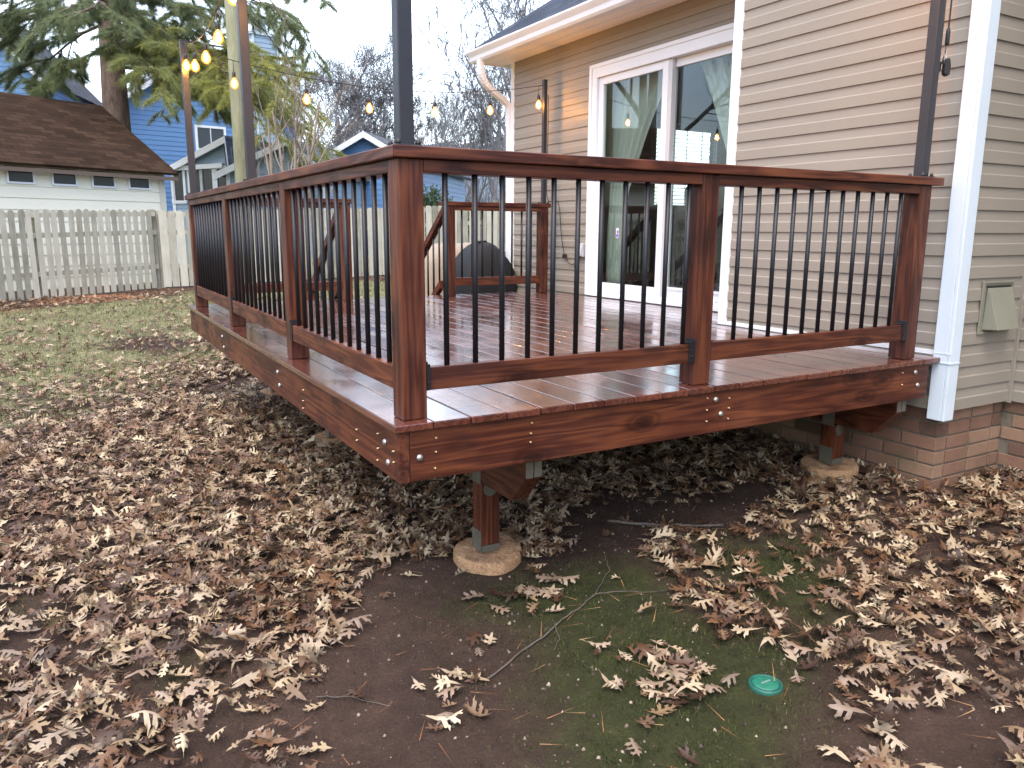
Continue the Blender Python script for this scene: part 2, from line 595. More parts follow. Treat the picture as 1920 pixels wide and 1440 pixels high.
LAWN_EDGE = [(-9, 1.2), (-2.6, 2.9), (-1.37, 3.75), (-.57, 4.75), (.30, 6.1), (1.3, 6.3), (2.6, 6.2), (12, 6.2), (12, 13.8), (5, 13.7), (.83, 13.5), (-1.9, 12.3), (-9, 9.3)]
MOSS1 = [(.22, .30), (.55, .42), (.95, .38), (1.35, .18), (1.20, -.20), (1.45, -.62), (1.1, -.9), (.75, -1.15), (.2, -1.3), (.08, -.75), (.22, -.30), (.34, -.12)]
MOSS2 = [(1.55, .30), (1.95, .12), (2.15, .05), (1.9, -.35), (1.45, -.75), (1.28, -.45)]
MOSS3 = [(-1.15, 1.45), (-.95, 1.35), (-1.15, 1.2), (-1.35, 1.2)]
MOSS4 = [(-.86, .48), (-.66, .42), (-.66, .18), (-.90, .22)]
BARE = [(-.50, -.40), (-.34, .02), (-.08, .40), (.02, .86), (.45, .62), (.80, .42), (1.0, .62), (1.25, .85), (1.7, .84), (2.35, .62), (2.40, .42), (1.88, .26), (1.50, .40), (1.25, .27), (1.33, .10), (1.16, -.15), (1.12, -.42), (1.30, -.68), (1.0, -.95), (.6, -1.4), (-.2, -1.4), (-.55, -.9)]
BARE2 = [(-.25, 4.85), (.5, 4.95), (.75, 5.45), (.3, 5.35), (-.1, 5.1)]
BARE3 = [(1.05, -1.05), (1.3, -.98), (1.5, -1.3), (1.1, -1.5)]
BARE4 = [(-1.3, 1.15), (-1.05, 1.0), (-1.3, .75), (-1.6, .9)]
PATH = [(-.4, 7.9), (.6, 8.1), (1.4, 8.2), (1.4, 7.6), (.3, 7.5), (-.5, 7.5)]


def masks(x, y):
    w = (vnoise(x, y, .5, 3) - .5) * .5; w2 = (vnoise(x, y, .5, 4) - .5) * .5
    wx, wy = x + w * .35, y + w2 * .35
    lawn = poly_mask(x + w * 1.2, y + w2 * 1.2, LAWN_EDGE, .35)
    lawn *= np.clip(-.05 + 1.0 * vnoise(x, y, 1.3, 8) + .75 * vnoise(x, y, .42, 9), 0, 1)
    lawn *= 1 - .85 * poly_mask(wx, wy, PATH, .3)
    moss = np.maximum.reduce([poly_mask(wx + w2 * .5, wy + w * .5, q, .26) for q in (MOSS1, MOSS2, MOSS3, MOSS4)])
    straw = np.clip(1 - np.abs(y - (13.85 + np.clip((x - .8) * .5, -9, 0) * 1.0)) / .9, 0, 1)
    bare = np.maximum.reduce([poly_mask(wx, wy, q, .07) for q in (BARE, BARE2, BARE3, BARE4, MOSS3)])
    return lawn, moss, straw, bare


def make_ground():
    def axis(lo, hi, fine, a, b):
        inner = np.arange(a, b + 1e-6, fine)
        n1 = a - np.geomspace(fine * 2, a - lo, 34)[::-1]
        n2 = b + np.geomspace(fine * 2, hi - b, 34)
        return np.concatenate([n1, inner, n2])
    xs, ys = axis(-150, 220, .055, -3.2, 4.6), axis(-60, 300, .06, -2.6, 8.0)
    X, Y = np.meshgrid(xs, ys, indexing='ij')
    Z = gz(X, Y)
    Z = Z + ((vnoise(X, Y, .35, 1) - .5) * .035 + (vnoise(X, Y, .11, 2) - .5) * .016 + (vnoise(X, Y, 1.7, 5) - .5) * .05)
    far = np.clip((np.hypot(X, Y - 14) - 22) / 60, 0, 1)
    Z = Z - .0 * far
    V = np.stack([X, Y, Z], -1).reshape(-1, 3)
    nx, ny = len(xs), len(ys)
    i = np.arange((nx - 1) * (ny - 1)); a = (i // (ny - 1)) * ny + i % (ny - 1)
    F = np.stack([a, a + ny, a + ny + 1, a + 1], 1)
    me = fast_mesh('ground', V, F)
    lawn, moss, straw, bare = masks(V[:, 0], V[:, 1])
    outside = (V[:, 1] > 15.5) | (V[:, 0] < -9.5)
    lawn = np.where(outside, .75, lawn)
    for n, d in (('lawn', lawn), ('moss', moss), ('straw', straw)):
        at_ = me.attributes.new(n, 'FLOAT', 'POINT'); at_.data.foreach_set('value', d.astype(np.float32))
    o = link('ground', me, GROUND, None, True)
    tag(o, 'brown soil yard with moss patches and a thin lawn towards the fence', 'ground', kind='structure')


make_ground()


def gsurf(x, y):
    return gz(x, y) + (vnoise(x, y, .35, 1) - .5) * .035 + (vnoise(x, y, .11, 2) - .5) * .016 + (vnoise(x, y, 1.7, 5) - .5) * .05


# ------------------------------------------------------------------ LEAVES
def leaf_template(r):
    """one lobed oak leaf with sharp points; returns verts (n,3) and quads/tris as quads (tri repeats handled) -> triangles"""
    st = np.array([0.0, .15, .29, .40, .53, .64, .77, .87, .93, 1.0])
    sin = np.array([.012, .060, .085, .072, .095, .080, .090, .060, .055, .004])
    k_ = r.uniform(.8, 1.15)
    lob = [(1, 2, .10, .25 * k_), (3, 4, .12, .40 * k_), (5, 6, .13, .34 * k_), (7, 8, .07, .12)]
    if r.random() < .4: lob = [lob[1], lob[2]] if r.random() < .5 else lob[1:]
    V, F = [], []
    n = len(st)
    for i in range(n): V.append((st[i], 0.0))
    for sgn in (1, -1):
        base = len(V)
        for i in range(n): V.append((st[i] + (r.random() - .5) * .02, sgn * sin[i]))
        for i in range(n - 1):
            q = (i, i + 1, base + i + 1, base + i)
            F += [(q[0], q[1], q[2]), (q[0], q[2], q[3])] if sgn > 0 else [(q[0], q[2], q[1]), (q[0], q[3], q[2])]
        for (i, j, fw, ty) in lob:
            ty *= r.uniform(.78, 1.2); fw *= r.uniform(.6, 1.4)
            a = np.array((st[i], sin[i])); b = np.array((st[j], sin[j])); m = (a + b) / 2
            t = np.array((m[0] + fw, ty))
            tooth = a * .42 + t * .58 + np.array((-.050, .020)) * (ty > .2)
            notch = a * .16 + t * .72 + b * .12
            inner = b * .55 + t * .45 + np.array((.034, .004))
            inn2 = inner + np.array((.035, .03)) * (ty > .26) * (r.random() < .6)
            c = m * .6 + t * .4
            ring = [tooth, notch, t, inn2, inner]
            k = len(V)
            for q in ring + [c]: V.append((q[0], sgn * q[1]))
            idx = [base + i] + [k + q for q in range(5)] + [base + j]
            for q in range(6):
                tr = (idx[q], k + 5, idx[q + 1])
                F.append(tr if sgn > 0 else (tr[0], tr[2], tr[1]))
            tr = (base + j, k + 5, base + i); F.append(tr if sgn > 0 else (tr[0], tr[2], tr[1]))
    # petiole
    k = len(V); V += [(-.16 - .08 * r.random(), .03 * (r.random() - .5)), (0.0, .008), (0, -.008)]
    F.append((k, k + 2, k + 1))
    V = np.array(V)
    x, y = V[:, 0] - .5, V[:, 1] * (.80 + .35 * r.random())
    # curl: cylinder bends across and along, plus twist and crumple
    kc = r.uniform(-.3, 2.1) * (1 if r.random() < .8 else -1)
    kl = r.uniform(-1.2, 1.5)
    z = np.zeros_like(x)
    a = y * kc * 2
    yy = np.where(np.abs(kc) > .05, np.sin(a) / (kc * 2 + 1e-9), y); z = z + np.where(np.abs(kc) > .05, (1 - np.cos(a)) / (kc * 2 + 1e-9), 0)
    z = z + kl * x * x * .6 + (r.random(len(x)) - .5) * .035 + .10 * np.sin(x * 9 + r.random() * 6) * np.abs(y) + np.abs(y) * r.uniform(-.1, .35)
    tw = r.uniform(-.9, .9) * x
    y2 = yy * np.cos(tw) - z * np.sin(tw); z2 = yy * np.sin(tw) + z * np.cos(tw)
    return np.stack([x, y2, z2], -1), np.array(F)


LT = [leaf_template(rng) for _ in range(46)]


def leaf_field():
    out = []
    def scatter(x0, x1, y0, y1, dens, fn):
        n = int((x1 - x0) * (y1 - y0) * dens)
        x = rng.uniform(x0, x1, n); y = rng.uniform(y0, y1, n)
        keep = rng.random(n) < fn(x, y)
        out.append(np.stack([x[keep], y[keep]], -1))
    def dens_near(x, y):
        lawn, moss, straw, bare = masks(x, y)
        d = np.full(x.shape, 1.0)
        d *= np.clip(.30 + 1.3 * vnoise(x, y, .45, 21), .2, 1)
        # thinning towards the camera at the left
        d *= np.where((x < -.2) & (y < .55), np.clip(.70 + (y - 0.1) * .9, .52, 1), 1)
        d *= np.where((y < -.25) & (x > .9), np.clip(1 + (y + .25) * .35, .5, 1), 1)
        cl = np.clip((vnoise(x, y, .16, 33) - .62) * 4.0, 0, 1)        # a few clumps on the bare soil
        d *= 1 - bare * (1 - .40 * cl - .018)
        d *= 1 - moss * (1 - bare) * .8
        lw = poly_mask(x, y, LAWN_EDGE, .5)
        d *= 1 - lw * (1 - .34 * np.clip(.25 + 1.3 * vnoise(x, y, .8, 40), 0, 1) * np.clip(1.25 - (y - 3) / 11, .12, 1))
        return d
    scatter(-4.2, 5.2, -2.2, 7.2, 880, dens_near)
    scatter(-8, 8, 7.2, 13.4, 420, dens_near)
    P_ = np.concatenate(out)
    # no leaves inside walls, footings or under the camera
    x, y = P_[:, 0], P_[:, 1]
    bad = ((x > 3.02) & (y > -.02) & (y < 1.65)) | (x > 3.64) | ((x > 3.62) & (y > 1.6) & (y < 5.6))
    for fx, fy in ((.65, .58), (.64, 2.80), (.64, 4.45), (2.8, .48)):
        bad |= np.hypot(x - fx, y - fy) < .17
    bad |= np.hypot(x - .985, y + .742) < .070
    return P_[~bad]


def build_leaves():
    P_ = leaf_field()
    n = len(P_)
    x, y = P_[:, 0], P_[:, 1]
    size = rng.uniform(.055, .122, n) * np.where(rng.random(n) < .2, .75, 1)
    _, _, _, bare = masks(x, y)
    thick = np.clip(vnoise(x, y, .4, 21), 0, 1) * .045
    z = gsurf(x, y) + .006 + rng.random(n) ** 1.5 * (thick + .012) * (1 - .8 * bare)
    wall = np.exp(-np.abs(x - 2.95) / .18) * ((y > .1) & (y < 1.6)) * .05
    z = z + wall * rng.random(n)
    yaw = rng.uniform(0, 2 * PI, n)
    tl = np.abs(rng.normal(0, 1, n)) * np.where(bare > .5, .16, .42); td = rng.uniform(0, 2 * PI, n)
    flip = np.where(rng.random(n) < .4, -1.0, 1.0)
    # rotation matrices
    cy, sy = np.cos(yaw), np.sin(yaw)
    Rz = np.zeros((n, 3, 3)); Rz[:, 0, 0] = cy; Rz[:, 0, 1] = -sy; Rz[:, 1, 0] = sy; Rz[:, 1, 1] = cy; Rz[:, 2, 2] = 1
    ax = np.stack([np.cos(td), np.sin(td), np.zeros(n)], -1)
    K = np.zeros((n, 3, 3)); K[:, 0, 2] = ax[:, 1]; K[:, 1, 2] = -ax[:, 0]; K[:, 2, 0] = -ax[:, 1]; K[:, 2, 1] = ax[:, 0]
    Rt = np.eye(3)[None] + np.sin(tl)[:, None, None] * K + (1 - np.cos(tl))[:, None, None] * (K @ K)
    Rm = Rt @ Rz
    S = np.ones((n, 3)) * size[:, None]; S[:, 2] *= flip
    # the 300 that show largest: inside the frame and near the camera, in the open
    rel = np.stack([x, y, z], -1) - CAM
    dep = rel @ FWD
    uu = 960 + FPX * (rel @ RIGHT) / dep; vv = 720 - FPX * (rel @ UP) / dep
    ok = (dep > .3) & (uu > 8) & (uu < 1912) & (vv > 600) & (vv < 1432)
    score = np.where(ok, size / dep * (1 + .8 * (bare > .4)), 0)
    big = np.argsort(-score)[:300]
    isbig = np.zeros(n, bool); isbig[big] = True
    tid = rng.integers(0, len(LT), n); rnd = rng.random(n)
    VV, FF, RR = [], [], []
    off = 0
    for k, (tv, tf) in enumerate(LT):
        idx = np.where((tid == k) & ~isbig)[0]
        if not len(idx): continue
        w = np.einsum('nij,nvj->nvi', Rm[idx], tv[None] * S[idx][:, None, :])
        # rest on the ground: lift so that the lowest vertex sits just above it
        low = w[:, :, 2].min(1)
        lift = np.maximum(-low * .75, 0)
        w = w + np.stack([x[idx], y[idx], z[idx] + lift], -1)[:, None, :]
        VV.append(w.reshape(-1, 3))
        m = len(tv)
        FF.append((tf[None] + (off + np.arange(len(idx)) * m)[:, None, None]).reshape(-1, 3))
        RR.append(np.repeat(rnd[idx], m))
        off += len(idx) * m
    me = fast_mesh('leaf_litter', np.concatenate(VV), np.concatenate(FF), np.concatenate(RR))
    o = link('leaf_litter', me, LEAF, None, False)
    tag(o, 'deep litter of curled brown and tan oak leaves under and around the deck', 'leaves', kind='stuff')
    meshes = []
    for k, (tv, tf) in enumerate(LT):
        m = fast_mesh('fallen_leaf', tv, tf, np.zeros(len(tv))); m.materials.append(LEAF); meshes.append(m)
    for i in big:
        k = tid[i]
        w = (Rm[i] @ (LT[k][0] * S[i]).T).T
        lift = max(-w[:, 2].min() * .9, 0)
        o = bpy.data.objects.new('fallen_leaf', meshes[k]); COL.objects.link(o)
        m4 = np.eye(4); m4[:3, :3] = Rm[i] @ np.diag(S[i]); m4[:3, 3] = (x[i], y[i], z[i] + lift)
        o.matrix_world = Matrix(m4.tolist())
        tag(o, 'dry brown oak leaf with pointed lobes lying near the front of the yard', 'leaf', 'fallen oak leaves lying nearest')
    return n


N_LEAVES = build_leaves()


def blades(name, pts, hmin, hmax, wid, mat, label, cat, lean=.6, flat=False):
    n = len(pts)
    x, y = pts[:, 0], pts[:, 1]
    z = gsurf(x, y)
    h = rng.uniform(hmin, hmax, n); a = rng.uniform(0, 2 * PI, n); l = rng.uniform(.1, lean, n) * h
    if flat: l = h * 1.0; hz = rng.uniform(.0, .018, n)
    else: hz = h
    w = wid * rng.uniform(.7, 1.3, n); b = a + PI / 2
    p0 = np.stack([x - np.cos(b) * w, y - np.sin(b) * w, z - .004 + (flat * .012)], -1)
    p1 = np.stack([x + np.cos(b) * w, y + np.sin(b) * w, z - .004 + (flat * .012)], -1)
    p2 = np.stack([x + np.cos(a) * l, y + np.sin(a) * l, z + hz + flat * .008], -1)
    V = np.stack([p0, p1, p2], 1).reshape(-1, 3)
    F = np.arange(3 * n).reshape(-1, 3)
    me = fast_mesh(name, V, F, np.repeat(rng.random(n), 3))
    return tag(link(name, me, mat, None), label, cat, kind='stuff')


def lawn_points(n):
    x = rng.uniform(-8, 10, n); y = rng.uniform(2.5, 13.6, n)
    lawn, moss, straw, bare = masks(x, y)
    keep = rng.random(n) < np.clip(lawn * 1.3 - .15, 0, 1) * np.clip(.25 + vnoise(x, y, .3, 60), 0, 1)
    p = np.stack([x[keep], y[keep]], -1)
    return p


blades('grass', lawn_points(230000), .018, .055, .0035, GRASS, 'thin patchy winter grass of the lawn in front of the fence', 'grass')
_mx = rng.uniform(-1.4, 2.4, 190000); _my = rng.uniform(-1.6, 1.6, 190000)
_, _mm, _, _ = masks(_mx, _my)
_k = rng.random(len(_mx)) < _mm * np.clip(1.7 * vnoise(_mx, _my, .07, 91) + .8 * vnoise(_mx, _my, .25, 92) - .75, 0, 1)
MOSSB = m_attr_ramp('moss_tufts', [(0, (.014, .020, .006)), (.6, (.036, .048, .013)), (1, (.085, .09, .03))], .8, .2)
blades('moss', np.stack([_mx[_k], _my[_k]], -1), .004, .016, .0020, MOSSB, 'low green moss on the bare soil right of the front footing', 'moss', 1.2)
_sx = rng.uniform(-9, 10, 60000); _sy = rng.uniform(8, 14.6, 60000)
_, _, _st, _ = masks(_sx, _sy)
_k = rng.random(len(_sx)) < _st * .8
blades('pine_straw', np.stack([_sx[_k], _sy[_k]], -1), .08, .16, .005, STRAWM, 'rust coloured pine straw strewn along the foot of the fence', 'pine straw', 1, True)
# fallen needles and stalks on the bare soil
_sx = rng.uniform(-1.6, 2.6, 420); _sy = rng.uniform(-1.6, 1.6, 420)
blades('pine_needle_litter', np.stack([_sx, _sy], -1), .05, .14, .0012, STRAWM, 'loose fallen pine needles scattered over the bare soil', 'pine needles', 1, True)
_n = 12000
_sx = rng.uniform(-1.6, 2.8, _n); _sy = rng.uniform(-1.8, 1.8, _n)


def crumbs():
    V, F = [], []
    base = np.array([(1, 0, 0), (-1, 0, 0), (0, 1, 0), (0, -1, 0), (0, 0, 1), (0, 0, -1)], float)
    fb = np.array([(0, 2, 4), (2, 1, 4), (1, 3, 4), (3, 0, 4), (2, 0, 5), (1, 2, 5), (3, 1, 5), (0, 3, 5)])
    s = .0010 + .0085 * rng.random(_n) ** 5
    z = gsurf(_sx, _sy)
    v = base[None] * s[:, None, None] * rng.uniform(.6, 1.4, (_n, 6, 3)) + np.stack([_sx, _sy, z], -1)[:, None]
    f = fb[None] + (np.arange(_n) * 6)[:, None, None]
    me = fast_mesh('soil_crumbs', v.reshape(-1, 3), f.reshape(-1, 3), np.repeat(rng.random(_n), 6))
    m = m_attr_ramp('soil_crumb', [(0, (.03, .02, .016)), (.6, (.10, .07, .055)), (1, (.34, .28, .22))], .9)
    tag(link('soil_crumbs', me, m), 'small crumbs of soil and grit on the bare ground', 'grit', kind='stuff')


crumbs()

# ------------------------------------------------------------------ DECK
W, LEN, H = 2.944, 4.75, .896
XB = 3.62       # plane of the house wall with the door
XA, YA = 3.03, 1.60   # chimney chase: face towards the deck, far corner
deck = thing('deck', 'red brown stained wooden deck with black balusters standing against the house', 'deck', (0, 0, gzf(.65, .58)))


def part(mb, name, mat, parent=deck, smooth=False, bevel=0.0, origin=None):
    return mb.build(name, mat, parent, smooth, bevel, origin)


def decking():
    mb = MB()
    B = .1425
    k = 0
    x = 0.0
    while x < XB - .02:
        x1 = min(x + .1375, XB - .015)
        y0 = (rng.random() - .5) * .006
        dz = (rng.random() - .5) * .0025
        mb.new()
        if x < W - .01:
            xe = min(x1, W) if x1 > W and False else x1
            if x1 > XA - .01: xe = XA - .012
            mb.box((x, y0, -.0254 + dz), (xe, LEN, dz))
            if x1 > XA - .01 and x1 - xe > .02:
                mb.box((xe + .001, YA + .03, -.0254 + dz), (x1, LEN, dz))
        else:
            mb.box((x, YA + .03, -.0254 + dz), (x1, LEN, dz))
        x += B; k += 1
    return part(mb, 'decking', WET, bevel=.0035)


decking()
ZR0, ZR1 = -.207, -.0285
rimL = part(MB().new(.21).box((.02, .018, ZR0), (.058, LEN - .02, ZR1)), 'rim_board', WY, bevel=.003)
rimF = part(MB().new(.63).box((.0595, .02, ZR0), (2.925, .058, ZR1)), 'rim_board', WX, bevel=.003)
rimB = part(MB().new(.4).box((.0595, LEN - .06, ZR0), (XB - .02, LEN - .022, ZR1)), 'rim_board', WX, bevel=.003)
mj = MB()
yy = .44
while yy < LEN - .2:
    mj.new().box((.06, yy, ZR0 + .004), ((XA if yy < 1.62 else XB) - .06, yy + .038, ZR1))
    yy += .405
part(mj, 'joists', WX)
part(MB().box((2.945, .075, ZR0 + .01), (2.983, YA, ZR1)), 'ledger_board', WY)


def bolt_mesh(axis, c, r=.0125):
    prof = [(r * .99, 0), (r, .002), (r * .86, .0055), (r * .5, .0085), (r * .1, .0098)]
    prof = [(a, -b) for a, b in prof]
    return MB().lathe(prof, c, axis, 16)


for y, z in ((.146, -.09), (.118, -.156), (1.677, -.087), (1.652, -.152), (3.236, -.089), (3.201, -.158)):
    bolt_mesh('x', (.0195, y, z)).build('carriage_bolt', STEEL, rimL, True)
for x, z in ((.094, -.124), (1.445, -.063), (1.478, -.129), (2.813, -.064), (2.842, -.133)):
    bolt_mesh('y', (x, .0195, z)).build('carriage_bolt', STEEL, rimF, True)
for x, z in ((.154, -.062), (.153, -.111), (.149, -.169), (.536, -.055), (.532, -.094), (.531, -.127), (1.394, -.052), (1.395, -.102), (1.396, -.151), (1.52, -.064), (1.52, -.107), (1.519, -.154), (2.704, -.057), (2.708, -.118)):
    bolt_mesh('y', (x, .0195, z), .0042).build('screw', SCREW, rimF, True)
for y, z in ((.206, -.073), (.208, -.127), (.216, -.173), (.059, -.101), (.058, -.139), (1.183, -.092), (1.192, -.144), (1.198, -.18), (.436, -.11), (.44, -.153)):
    bolt_mesh('x', (.0195, y, z), .0036).build('screw', SCREW, rimL, True)

# knots in the front rim, flush ovals with rings
PW, O = .089, .05
posts = [(O, O), (O, 1.50), (O, 3.02), (O, 4.52), (1.343, O), (2.752, O), (1.29, 4.52), (2.32, 4.52), (3.37, 4.52)]
for i, (x, y) in enumerate(posts):
    mb = MB().new()
    mb.box((x, y, .0015), (x + PW, y + PW, H - .0385))
    part(mb, 'railing_post', WZ, bevel=.004)

# cap rail: mitred at the corners
def cap(poly, name='cap_rail', mat=WX):
    part(MB().new().prism([(x, y, H - .038) for x, y in poly], (0, 0, .038)), name, mat, bevel=.004)


c0, c1 = .03, .17
cap([(c0, c0), (2.905, c0), (2.905, c1), (c1, c1)], mat=WX)
cap([(c0, c0 + .0015), (c1 - .001, c1 + .001), (c1 - .001, 2.75), (c0, 2.75)], mat=WY)
cap([(c0, 2.753), (c1 - .001, 2.753), (c1 - .001, 4.505), (c0, 4.64)], mat=WY)
cap([(c0 + .002, 4.642), (c1, 4.507), (1.40, 4.507), (1.40, 4.642)], mat=WX)
cap([(2.29, 4.507), (3.50, 4.507), (3.50, 4.642), (2.29, 4.642)], mat=WX)


def rail_x(x0, x1, y, z0, z1, t, name):
    part(MB().new().box((x0, y, z0), (x1, y + t, z1)), name, WX, bevel=.003)


def rail_y(y0, y1, x, z0, z1, t, name):
    part(MB().new().box((x, y0, z0), (x + t, y1, z1)), name, WY, bevel=.003)


def baluster(x, y, z0=.17, z1=.825):
    part(MB().tube([(x, y, z0), (x, y, z1)], .0098, 12), 'baluster', BLACK, smooth=True)


def bracket(x, y, z, d):
    """black rail bracket: a face plate against the post, a saddle lip on top, two screw heads; d = axis sign of rail direction from the post"""
    mb = MB()
    ax, sg = d
    if sg > 0 and not (ax == 'x' and x < .5):
        if ax == 'x': mb.box((x + .0005, y + .003, z - .07), (x + .004, y + .036, z + .010)).box((x + .0005, y + .003, z + .003), (x + .02, y + .036, z + .0065))
        else: mb.box((x + .003, y + .0005, z - .07), (x + .036, y + .004, z + .010)).box((x + .003, y + .0005, z + .003), (x + .036, y + .02, z + .0065))
    elif ax == 'x':
        xa, xb = sorted((x, x + sg * (.034 if sg < 0 else .012)))
        mb.box((xa, y - .0035, z - .078), (xb, y - .0005, z + .012)).box((xa, y - .0035, z + .003), (xb, y + .045, z + .0065))
        xc, xd = sorted((x, x + sg * .003)); mb.box((xc, y - .004, z - .08), (xd, y + .055, z + .02))
        mb.lathe([(.0045, 0), (.003, -.003)], ((xa + xb) / 2, y - .0035, z - .05), 'y', 10)
    else:
        ya, yb = sorted((y, y + sg * .034))
        mb.box((x - .0035, ya, z - .078), (x - .0005, yb, z + .012)).box((x - .0035, ya, z + .003), (x + .045, yb, z + .0065))
        yc, yd = sorted((y, y + sg * .003)); mb.box((x - .004, yc, z - .08), (x + .055, yd, z + .02))
        mb.lathe([(.0045, 0), (.003, -.003)], (x - .0035, (ya + yb) / 2, z - .05), 'x', 10)
    part(mb, 'rail_bracket', BLACK, bevel=.001)


TZ0, TZ1, BZ0, BZ1 = .816, .8575, .098, .177
# front: two bays
for (a, b) in ((O + PW, 1.343), (1.343 + PW, 2.752)):
    rail_x(a + .001, b - .001, O + .001, TZ0, TZ1, .087, 'top_rail')
    rail_x(a + .004, b - .004, O + .001, BZ0, BZ1, .038, 'bottom_rail')
    bracket(a, O, BZ1, ('x', 1)); bracket(b, O, BZ1, ('x', -1))
for x in (.224, .335, .441, .548, .653, .759, .865, .974, 1.08, 1.184, 1.292):
    baluster(x, .072)
for x in (1.578, 1.682, 1.789, 1.897, 2.006, 2.112, 2.215, 2.319, 2.426, 2.531, 2.637):
    baluster(x, .072)
# left: three bays
for (a, b) in ((O + PW, 1.50), (1.50 + PW, 3.02), (3.02 + PW, 4.52)):
    rail_y(a + .001, b - .001, O + .001, TZ0, TZ1, .087, 'top_rail')
    rail_y(a + .004, b - .004, O + .001, BZ0, BZ1, .038, 'bottom_rail')
    bracket(O, a, BZ1, ('y', 1)); bracket(O, b, BZ1, ('y', -1))
    n = 12
    for k in range(n):
        baluster(.072, a + (b - a) * (k + .75) / (n + .5))
# back: two bays beside the stair opening
for (a, b, n) in ((O + PW, 1.29, 9), (2.32 + PW, 3.37, 8)):
    rail_x(a + .001, b - .001, 4.522, TZ0, TZ1, .087, 'top_rail')
    rail_x(a + .004, b - .004, 4.522, BZ0, BZ1, .038, 'bottom_rail')
    for k in range(n):
        baluster(a + (b - a) * (k + .8) / (n + .6), 4.565)
# stairs down at the back
zg = gzf(1.8, 6.0)
for x in (1.30, 2.335):
    rl = MB().new(); rl.prism([(x, 4.61, .815), (x + .06, 4.61, .815), (x + .06, 4.61, .895), (x, 4.61, .895)], (0, 1.05, -.82))
    part(rl, 'stair_rail', WY, bevel=.003)
    rl = MB().new(); rl.prism([(x, 4.75, .06), (x + .05, 4.75, .06), (x + .05, 4.75, .14), (x, 4.75, .14)], (0, .90, -.70))
    part(rl, 'stair_rail', WY, bevel=.003)
    part(MB().new().box((x - .012, 5.66, zg), (x + PW - .012, 5.66 + PW, .10)), 'railing_post', WZ, bevel=.003)
    for k in range(6):
        y = 4.80 + .14 * k
        baluster(x + .03, y, .10 - (y - 4.75) * .78 - .02, .85 - (y - 4.61) * .78 - .01)
for x in (1.28, 1.83, 2.36):
    part(MB().new().prism([(x, LEN, -.03), (x, LEN, -.25), (x, LEN + .85, zg), (x, LEN + 1.1, zg), (x, LEN + 1.1, zg + .12)], (.038, 0, 0)), 'stair_stringer', WY)
for k in range(4):
    part(MB().new().box((1.26, LEN + .03 + k * .26, -.215 - k * .175), (2.42, LEN + .30 + k * .26, -.178 - k * .175)), 'stair_tread', WX, bevel=.004)

# beams on posts
GREYW = plain('unstained_cut_wood', (.15, .135, .10), .8, .3, 25, bump=.3)


def beam(x, y0, y1, zb, zv, clip):
    b = MB().new()
    zt = ZR0 - .003
    for i, dx in enumerate((0, .0385)):
        b.prism([(x + dx, y0, zt), (x + dx, y0, zv), (x + dx, y0 + clip, zb), (x + dx, y1, zb), (x + dx, y1, zt)], (.0375, 0, 0))
    o = part(b, 'beam', WY, bevel=.002)
    e = MB()
    for dx in (0, .0385):
        e.box((x + dx + .002, y0 - .0022, zv + .004), (x + dx + .0355, y0 - .0004, zt - .003))
    e.build('cut_end', GREYW, o)
    return o


beam(.60, .166, 4.60, -.445, -.325, .11)
beam(2.775, .075, 1.50, -.420, -.285, .13)


def footing(x, y, ztop, r, label, zb=None):
    c = []
    zg_ = gzf(x, y)
    dz = zg_ - .15 - ztop
    prof = [(r * 1.01, dz)] + [(r * 1.005, dz + (-.014 - dz) * k / 16) for k in range(1, 17)] + [(r * .995, -.008), (r * .975, -.002)] + [(r * (.95 - .94 * k / 14), .0) for k in range(14)]
    me = MB().lathe(prof, (0, 0, 0), 'z', 96).mesh('concrete_footing')
    co = np.zeros(len(me.vertices) * 3); me.vertices.foreach_get('co', co); co = co.reshape(-1, 3)
    a = np.arctan2(co[:, 1], co[:, 0]); rr_ = np.hypot(co[:, 0], co[:, 1])
    k = 1 + (.010 * np.sin(3 * a + x) + .008 * np.sin(7 * a + 2) + .022 * (vnoise(a * .17, co[:, 2], .022, 61) - .5) + .018 * (vnoise(a * .17, co[:, 2], .007, 62) - .5)) * (rr_ > r * .9)
    chip = (vnoise(a * .17, a * 0 + x, .03, 63) - .62).clip(0) * .09 * ((co[:, 2] > -.02) & (rr_ > r * .9))
    co[:, 0] *= k - chip; co[:, 1] *= k - chip
    co[:, 2] += np.where(co[:, 2] > -.03, .006 * np.sin(a + 1) + .008 * (vnoise(co[:, 0], co[:, 1], .035, 64) - .5) + .006 * (vnoise(co[:, 0], co[:, 1], .010, 65) - .5) - chip * .12, 0)
    me.vertices.foreach_set('co', co.ravel()); me.update()
    o = link('concrete_footing', me, CONC, None, True)
    o.location = (x, y, ztop)
    m = o.modifiers.new('edges', 'EDGE_SPLIT'); m.split_angle = R(50)
    return tag(o, label, 'footing', 'round concrete footings of the deck')


